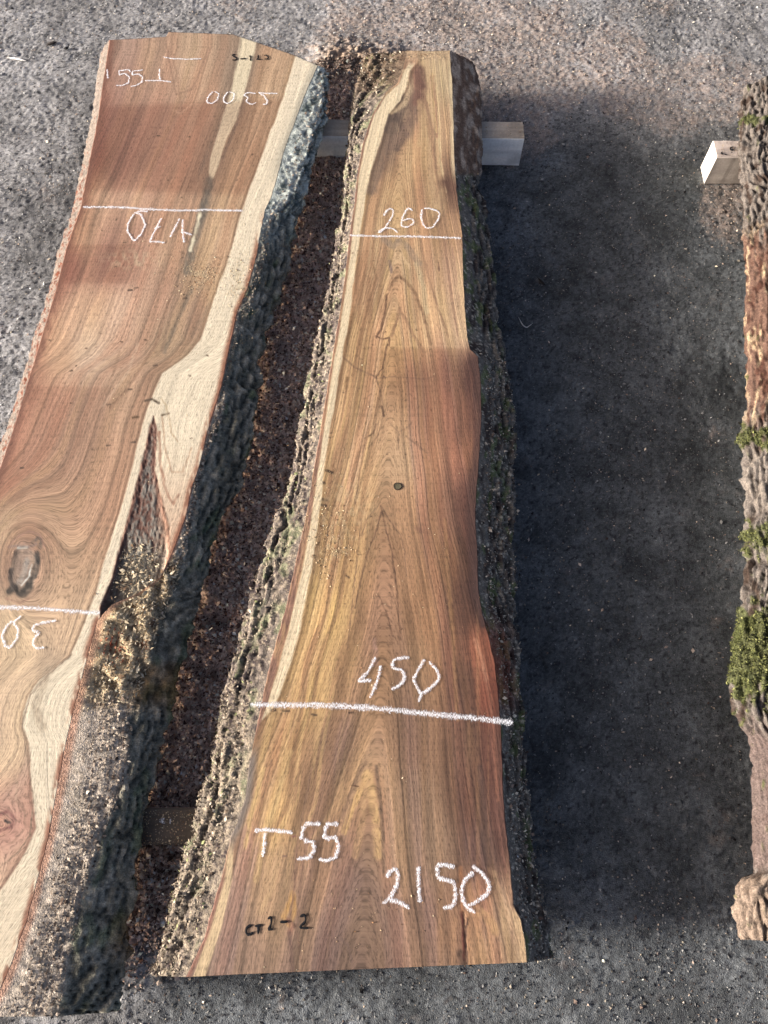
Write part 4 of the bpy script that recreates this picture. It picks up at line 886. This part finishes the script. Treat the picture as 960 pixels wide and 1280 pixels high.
# ================================================================== SLAB 3 (right edge of the picture)
s3 = thing("wood_slab", "slab at the right edge with flaking bark, green moss and peeled red patches", "wood slab", g_slab, (0.85, 0.9, ZB))
B3 = pl("938,90 930,120 927,180 928,215 933,235 932,270 935,310 936,360 935,420 939,470 936,505 930,540 934,560 935,600 938,640 934,665 937,700 932,740 930,780 923,830 918,868 922,885 934,912 942,935 945,960 946,1020 945,1082 946,1092 934,1097 926,1115 923,1140 924,1160 931,1176")
A3L = B3 + np.array([48, 0]); A3L[:, 0] += 3 * np.sin(np.arange(len(A3L)) * 1.7)
A3R = pl("1500,60 1520,600 1560,1300")
T3 = pl("930,92 1200,94 1600,96"); B3e = pl("900,1176 1200,1180 1600,1182")
slab3 = Slab(s3, A3L, A3R, T3, B3e, 0.0045)
PX, PY = slab3.PX, slab3.PY; xm, ym = slab3.X * 1000, slab3.Y * 1000
g3 = xm + 8 * fbm(xm / 60, ym / 300, 3, 400)
ring = 0.6 * vn(g3 / 14, ym / 900, 401) + 0.4 * vn(g3 / 5, ym / 700, 402)
col3 = np.array([196, 146, 108.0]) * (1 + 0.12 * ring)[..., None]
col3 = soften(col3, 0.7) * (0.92 + 0.12 * fbm(xm / 40, ym / 200, 4, 403))[..., None]
col3 = mix(col3, np.array([232, 204, 160.0]), ss(18, 8, PX - at(A3L, PY)))
slab3.board(np.full(PX.shape, ZT), lin(col3) * 0.72, np.stack([g3, ym, 0 * g3], -1))
def mossm(px, py):
    n = fbm(px / 6, py / 10, 4, 410) * 1.15
    m = 0.8 * np.exp(-((py - 545) / 17) ** 2) + 0.7 * np.exp(-((py - 675) / 26) ** 2) + 1.3 * np.exp(-((py - 815) / 58) ** 2) + 0.6 * np.exp(-(((py - 150) / 10) ** 2))
    return np.clip(m * 1.2 + 0.9 * n - 0.25, 0, 1)
def d3(a, y, U, px, py):
    r, pla, cid = bark_relief(a, y, 411, 0.0095, 10, 62)
    sm = 0.3 + 0.7 * (1 - ss(905, 930, py) * ss(1095, 1085, py)) * (1 - 0.7 * ss(290, 310, py) * ss(530, 500, py))
    pl2 = bark_relief(a, y, 431, 0.0075, 20, 26)[0]; e = ss(1092, 1100, py)
    return (r * (1 - e) + pl2 * e) * sm + 0.003 * fbm(a / 6, y / 8, 4, 412) + 0.006 * mossm(px, py)
def c3(a, y, U, px, py, d):
    n1 = fbm(a / 14, y / 25, 4, 413); n2 = fbm(a / 4, y / 6, 3, 414)
    b = mix(np.broadcast_to(lin([140, 130, 122]), a.shape + (3,)), lin([84, 70, 62]), ss(-0.05, 0.4, n1))
    wob = py + 34 * fbm(a / 6, y / 40, 3, 416); red = ss(275, 310, wob) * ss(545, 495, wob)
    rc = mix(np.broadcast_to(lin([128, 98, 84]), a.shape + (3,)), lin([200, 172, 140]), ss(0.14, 0.28, fbm(a / 12, y / 55, 3, 415) + 0.25 * ss(0.25, 0.05, U)))
    rc = mix(rc, lin([96, 66, 56]), ss(0.15, 0.4, n1))
    b = mix(b, rc, 0.9 * red)
    b = mix(b, lin([178, 166, 154]), 0.8 * ss(560, 575, py) * ss(650, 630, py) * ss(-0.1, 0.3, n1))
    b = mix(b, lin([128, 110, 104]), 0.85 * ss(890, 930, wob) * ss(1092, 1080, py))
    b = mix(b, lin([176, 154, 136]), 0.85 * ss(1092, 1102, py))
    b = mix(b, lin([98, 104, 62]) * np.ones(a.shape + (3,)) * (1 + 0.3 * n2)[..., None], 0.85 * ss(0.2, 0.5, mossm(px, py)))
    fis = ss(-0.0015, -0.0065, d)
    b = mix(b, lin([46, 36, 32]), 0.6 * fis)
    return 0.40 * b * (1 + 0.28 * n2)[..., None]
bark3, P, nr_, U, qx, qy = slab3.side('L', ((A3L - np.array([24, 0]), 0.143), (B3, 0.118), (B3 + np.array([2, 0]), ZB + 0.006)), 1, 76, d3, c3, jagged=0.004)
for k, (y0, y1, nb) in enumerate(((525, 565, 900), (640, 705, 900), (740, 905, 4200), (135, 168, 260))):
    m = ss(0.25, 0.8, mossm(qx, qy)) * (qy > y0) * (qy < y1) * (U < 0.75) * (U > 0.06)
    Pm, Nm = on_surface(P, nr_, m + 1e-12, nb, 30 + k, 0.001)
    cl = np.clip(rng.lognormal(math.log(0.0034), 0.4, nb), 0.0015, 0.008)
    o = chips("moss_patch", Pm, cl, cl * rng.uniform(0.35, 0.7, nb), palette(nb, ((80, 82, 48, 4), (66, 68, 40, 3), (104, 104, 66, 2), (52, 52, 36, 2.5)), 40 + k), M_MOSS, up=Nm, tilt=0.7, parent=s3, seed=50 + k)
    o['label'] = "green moss growing on the bark"; o.parent = bark3

# ================================================================== timber bearers
def bearer(label, x0, x1, ya, yb, cols, skew=0.0, writing=None, z1=ZB - 0.002):
    t = thing("timber_bearer", label, "timber", "timber bearers under the slabs", ((x0 + x1) / 2, (ya + yb) / 2, 0))
    ch = 0.0035; ny = 12; nx = max(int((x1 - x0) / 0.01), 6)
    # cross-section loop with eased edges
    hw = (yb - ya) / 2; loop = []
    def seg(a, b, n):
        for k in range(n): loop.append((a[0] + (b[0] - a[0]) * k / n, a[1] + (b[1] - a[1]) * k / n))
    z0 = 0.004
    seg((-hw, z0), (-hw, z1 - ch), 8); seg((-hw, z1 - ch), (-hw + ch, z1), 2); seg((-hw + ch, z1), (hw - ch, z1), 8); seg((hw - ch, z1), (hw, z1 - ch), 2); seg((hw, z1 - ch), (hw, z0), 8); seg((hw, z0), (-hw, z0), 8)
    lp = np.array(loop); m = len(lp); xs = np.linspace(x0, x1, nx)
    V = np.zeros((nx, m, 3)); V[..., 0] = xs[:, None]; V[..., 1] = lp[:, 0] + (xs[:, None] - xs.mean()) * skew; V[..., 2] = lp[:, 1]
    V[..., 1] += 0.0009 * fbm(V[..., 0] * 60, lp[:, 0] * 300, 2, 500); V[..., 2] += 0.0008 * fbm(V[..., 0] * 50, lp[:, 0] * 300 + 8, 2, 501) * (lp[:, 1] > z1 - ch)
    i = np.arange(nx * m).reshape(nx, m)
    F = [np.stack([i[:-1], i[1:], np.roll(i, -1, 1)[1:], np.roll(i, -1, 1)[:-1]], -1).reshape(-1, 4)]
    grain = 1 - 0.32 * ss(0.05, 0.5, fbm(V[..., 0] * 14, lp[:, 0] * 22 + lp[:, 1] * 26, 4, 504)) + 0.24 * fbm(V[..., 0] * 9, lp[:, 0] * 420 + lp[:, 1] * 500, 4, 502) + 0.1 * vn(V[..., 0] * 25, lp[:, 0] * 900 + lp[:, 1] * 900, 503)
    face = np.where((lp[:, 1] >= z1 - ch * 0.5), 0, np.where(lp[:, 0] < 0, 1, 2))
    C = lin(np.array(cols))[face][None] * grain[..., None]
    VV = [V.reshape(-1, 3)]; CC = [C.reshape(-1, 3)]; off = nx * m
    for e, fl in ((0, False), (nx - 1, True)):
        p = V[e]; rings = [p]
        for f in (0.75, 0.5, 0.25, 0.02):
            q = p.copy(); c0 = np.array([p[0, 0], p[:, 1].mean(), (z1 + z0) / 2]); q = c0 + (p - c0) * f; q[:, 0] += (0.0005 if fl else -0.0005); rings.append(q)
        R = np.stack(rings); VV.append(R.reshape(-1, 3))
        ringn = 1 + 0.14 * np.sin(np.hypot((R[..., 1] - p[:, 1].mean()) * 1000, R[..., 2] * 1000 + 20) * 1.1)
        CC.append((lin(np.array(cols[3] if len(cols) > 3 else cols[1])) * ringn[..., None]).reshape(-1, 3))
        j = np.arange(5 * m).reshape(5, m) + off; off += 5 * m
        f = np.stack([j[:-1], j[1:], np.roll(j, -1, 1)[1:], np.roll(j, -1, 1)[:-1]], -1).reshape(-1, 4)
        F.append(f if fl else f[:, ::-1])
    V_ = np.concatenate(VV); V_[:, 1] += t.location.y
    o = mesh_obj("beam", V_, F, M_TIMBER, t, cols=np.clip(np.concatenate(CC), 0.01, 0.8), smooth=False)
    return t, o

zb1 = ZB - 0.002
_, ya = un(620, 170, zb1); _, yb = un(620, 156, zb1); xr, _ = un(655, 168, zb1); xl, _ = un(250, 168, zb1)
bearer("long pale weathered bearer under the far ends of both lettered slabs", float(xl), float(xr), float(ya), float(ya) + 0.062, ((168, 156, 142), (222, 226, 228), (120, 104, 90), (186, 176, 160)), skew=-0.02)  # near face painted bluish white to lift it, as it lies in shade
_, ya = un(210, 1056, zb1); xl, _ = un(20, 1030, zb1); xr, _ = un(600, 1030, zb1)
tB, beamB = bearer("dark dust-strewn bearer under the near ends of both lettered slabs", float(xl), float(xr), float(ya), float(ya) + 0.062, ((88, 78, 68), (78, 70, 62), (110, 92, 84)), skew=0.0)
_, ya = un(895, 196, zb1); xl, _ = un(894, 185, zb1)
tC, beamC = bearer("short clean pale bearer jutting left from under the mossy slab", float(xl), 1.25, float(ya), float(ya) + 0.060, ((178, 164, 154), (170, 158, 146), (150, 140, 130), (206, 198, 184)))
bearer("dark bearer in deep shadow beneath the near end of the mossy slab", 0.86, 1.3, 0.10, 0.162, ((104, 92, 82), (96, 86, 78), (96, 86, 78)))
for t_, st_, nm in ((tB, ["380,240 400,226 440,224", "385,250 420,256 444,262", "380,262 410,274 448,278", "512,215 506,300"], "small chalk scribble on the bearer"),):
    marks(t_, "chalk_mark", glyph(st_, 160, 1000, 9.6), M_CHALK_THIN, zb1 + 0.0012, 0.0028, nm, 31, beamB)
marks(tC, "pen_mark", glyph(["620,225 575,235 570,270 600,290 620,260 580,262", "455,300 430,320 450,345 470,330 440,322", "480,335 530,350", "575,305 610,310"], 865, 165, 12), M_INK, zb1 + 0.0012, 0.0030, "faint dark stamped figures", 32, beamC)

# ================================================================== small litter on the floor
def sliver(name, label, pts, wid, hgt, colr, z=0.004, lift=0.0, mat=M_TIMBER):
    """a bent splinter: tapering tube of flat section"""
    p = pl(pts); x, y = un(p[:, 0], p[:, 1], z); q = np.stack([x, y], -1)
    acc = np.concatenate([[0], np.cumsum(np.linalg.norm(np.diff(q, axis=0), axis=1))]); u = np.linspace(0, acc[-1], 24)
    c = np.stack([np.interp(u, acc, q[:, 0]), np.interp(u, acc, q[:, 1])], -1)
    for _ in range(4): c[1:-1] = 0.5 * c[1:-1] + 0.25 * (c[:-2] + c[2:])
    t = np.gradient(c, axis=0); t /= np.linalg.norm(t, axis=1, keepdims=True); nn = np.stack([-t[:, 1], t[:, 0]], -1)
    tap = np.clip(np.minimum(u, acc[-1] - u) / (0.35 * acc[-1]), 0.08, 1) ** 0.8
    k = 8; a = np.linspace(0, 2 * np.pi, k, endpoint=False); V = np.zeros((24, k, 3))
    V[..., :2] = c[:, None] + nn[:, None] * (0.5 * wid * tap[:, None] * np.cos(a))[..., None]
    V[..., 2] = z + lift * np.sin(np.linspace(0, np.pi, 24))[:, None] + 0.5 * hgt * tap[:, None] * np.sin(a) + 0.0004 * vn(u * 500, 0 * u, 9)[:, None]
    org = np.array([c[12, 0], c[12, 1], 0]); V -= org
    i = np.arange(24 * k).reshape(24, k); F = np.stack([i[:-1], np.roll(i, -1, 1)[:-1], np.roll(i, -1, 1)[1:], i[1:]], -1).reshape(-1, 4)
    F2 = np.array([i[0][::-1], i[-1]])
    C = lin(colr) * (1 + 0.2 * vn(u * 700, 0 * u, 8))[:, None, None] * np.ones((24, k, 1))
    o = mesh_obj(name, V, [F, F2], mat, None, cols=C); o.location = org
    return tag(o, label, "splinter" if name != "bark_fragment" else "bark fragment")

sliver("wood_splinter", "white splinter on the floor left of the left slab's far end", "9,72 20,73 33,76", 0.0075, 0.004, (236, 230, 222))
sliver("wood_splinter", "thin curled white splinter on the dark floor right of the middle slab", "648,396 653,406 658,410 666,404", 0.0028, 0.002, (214, 208, 200))
sliver("bark_fragment", "larger dark bark fragment on the floor beside the white splinter", "57,57 64,54 72,52", 0.012, 0.006, (62, 56, 52))
sliver("bark_fragment", "smaller dark bark fragment nearest the left slab's far corner", "79,61 83,60 86,58", 0.009, 0.006, (48, 46, 46))
sliver("bark_fragment", "dark bark fragment on the shaded floor above the curled splinter", "672,347 677,352 682,357", 0.006, 0.005, (40, 36, 34))
sliver("bark_fragment", "pale curved bark fragment lying beside the peeled end of the middle slab", "583,262 581,270 582,277 586,281", 0.006, 0.005, (190, 166, 150), z=0.06 if False else 0.006)
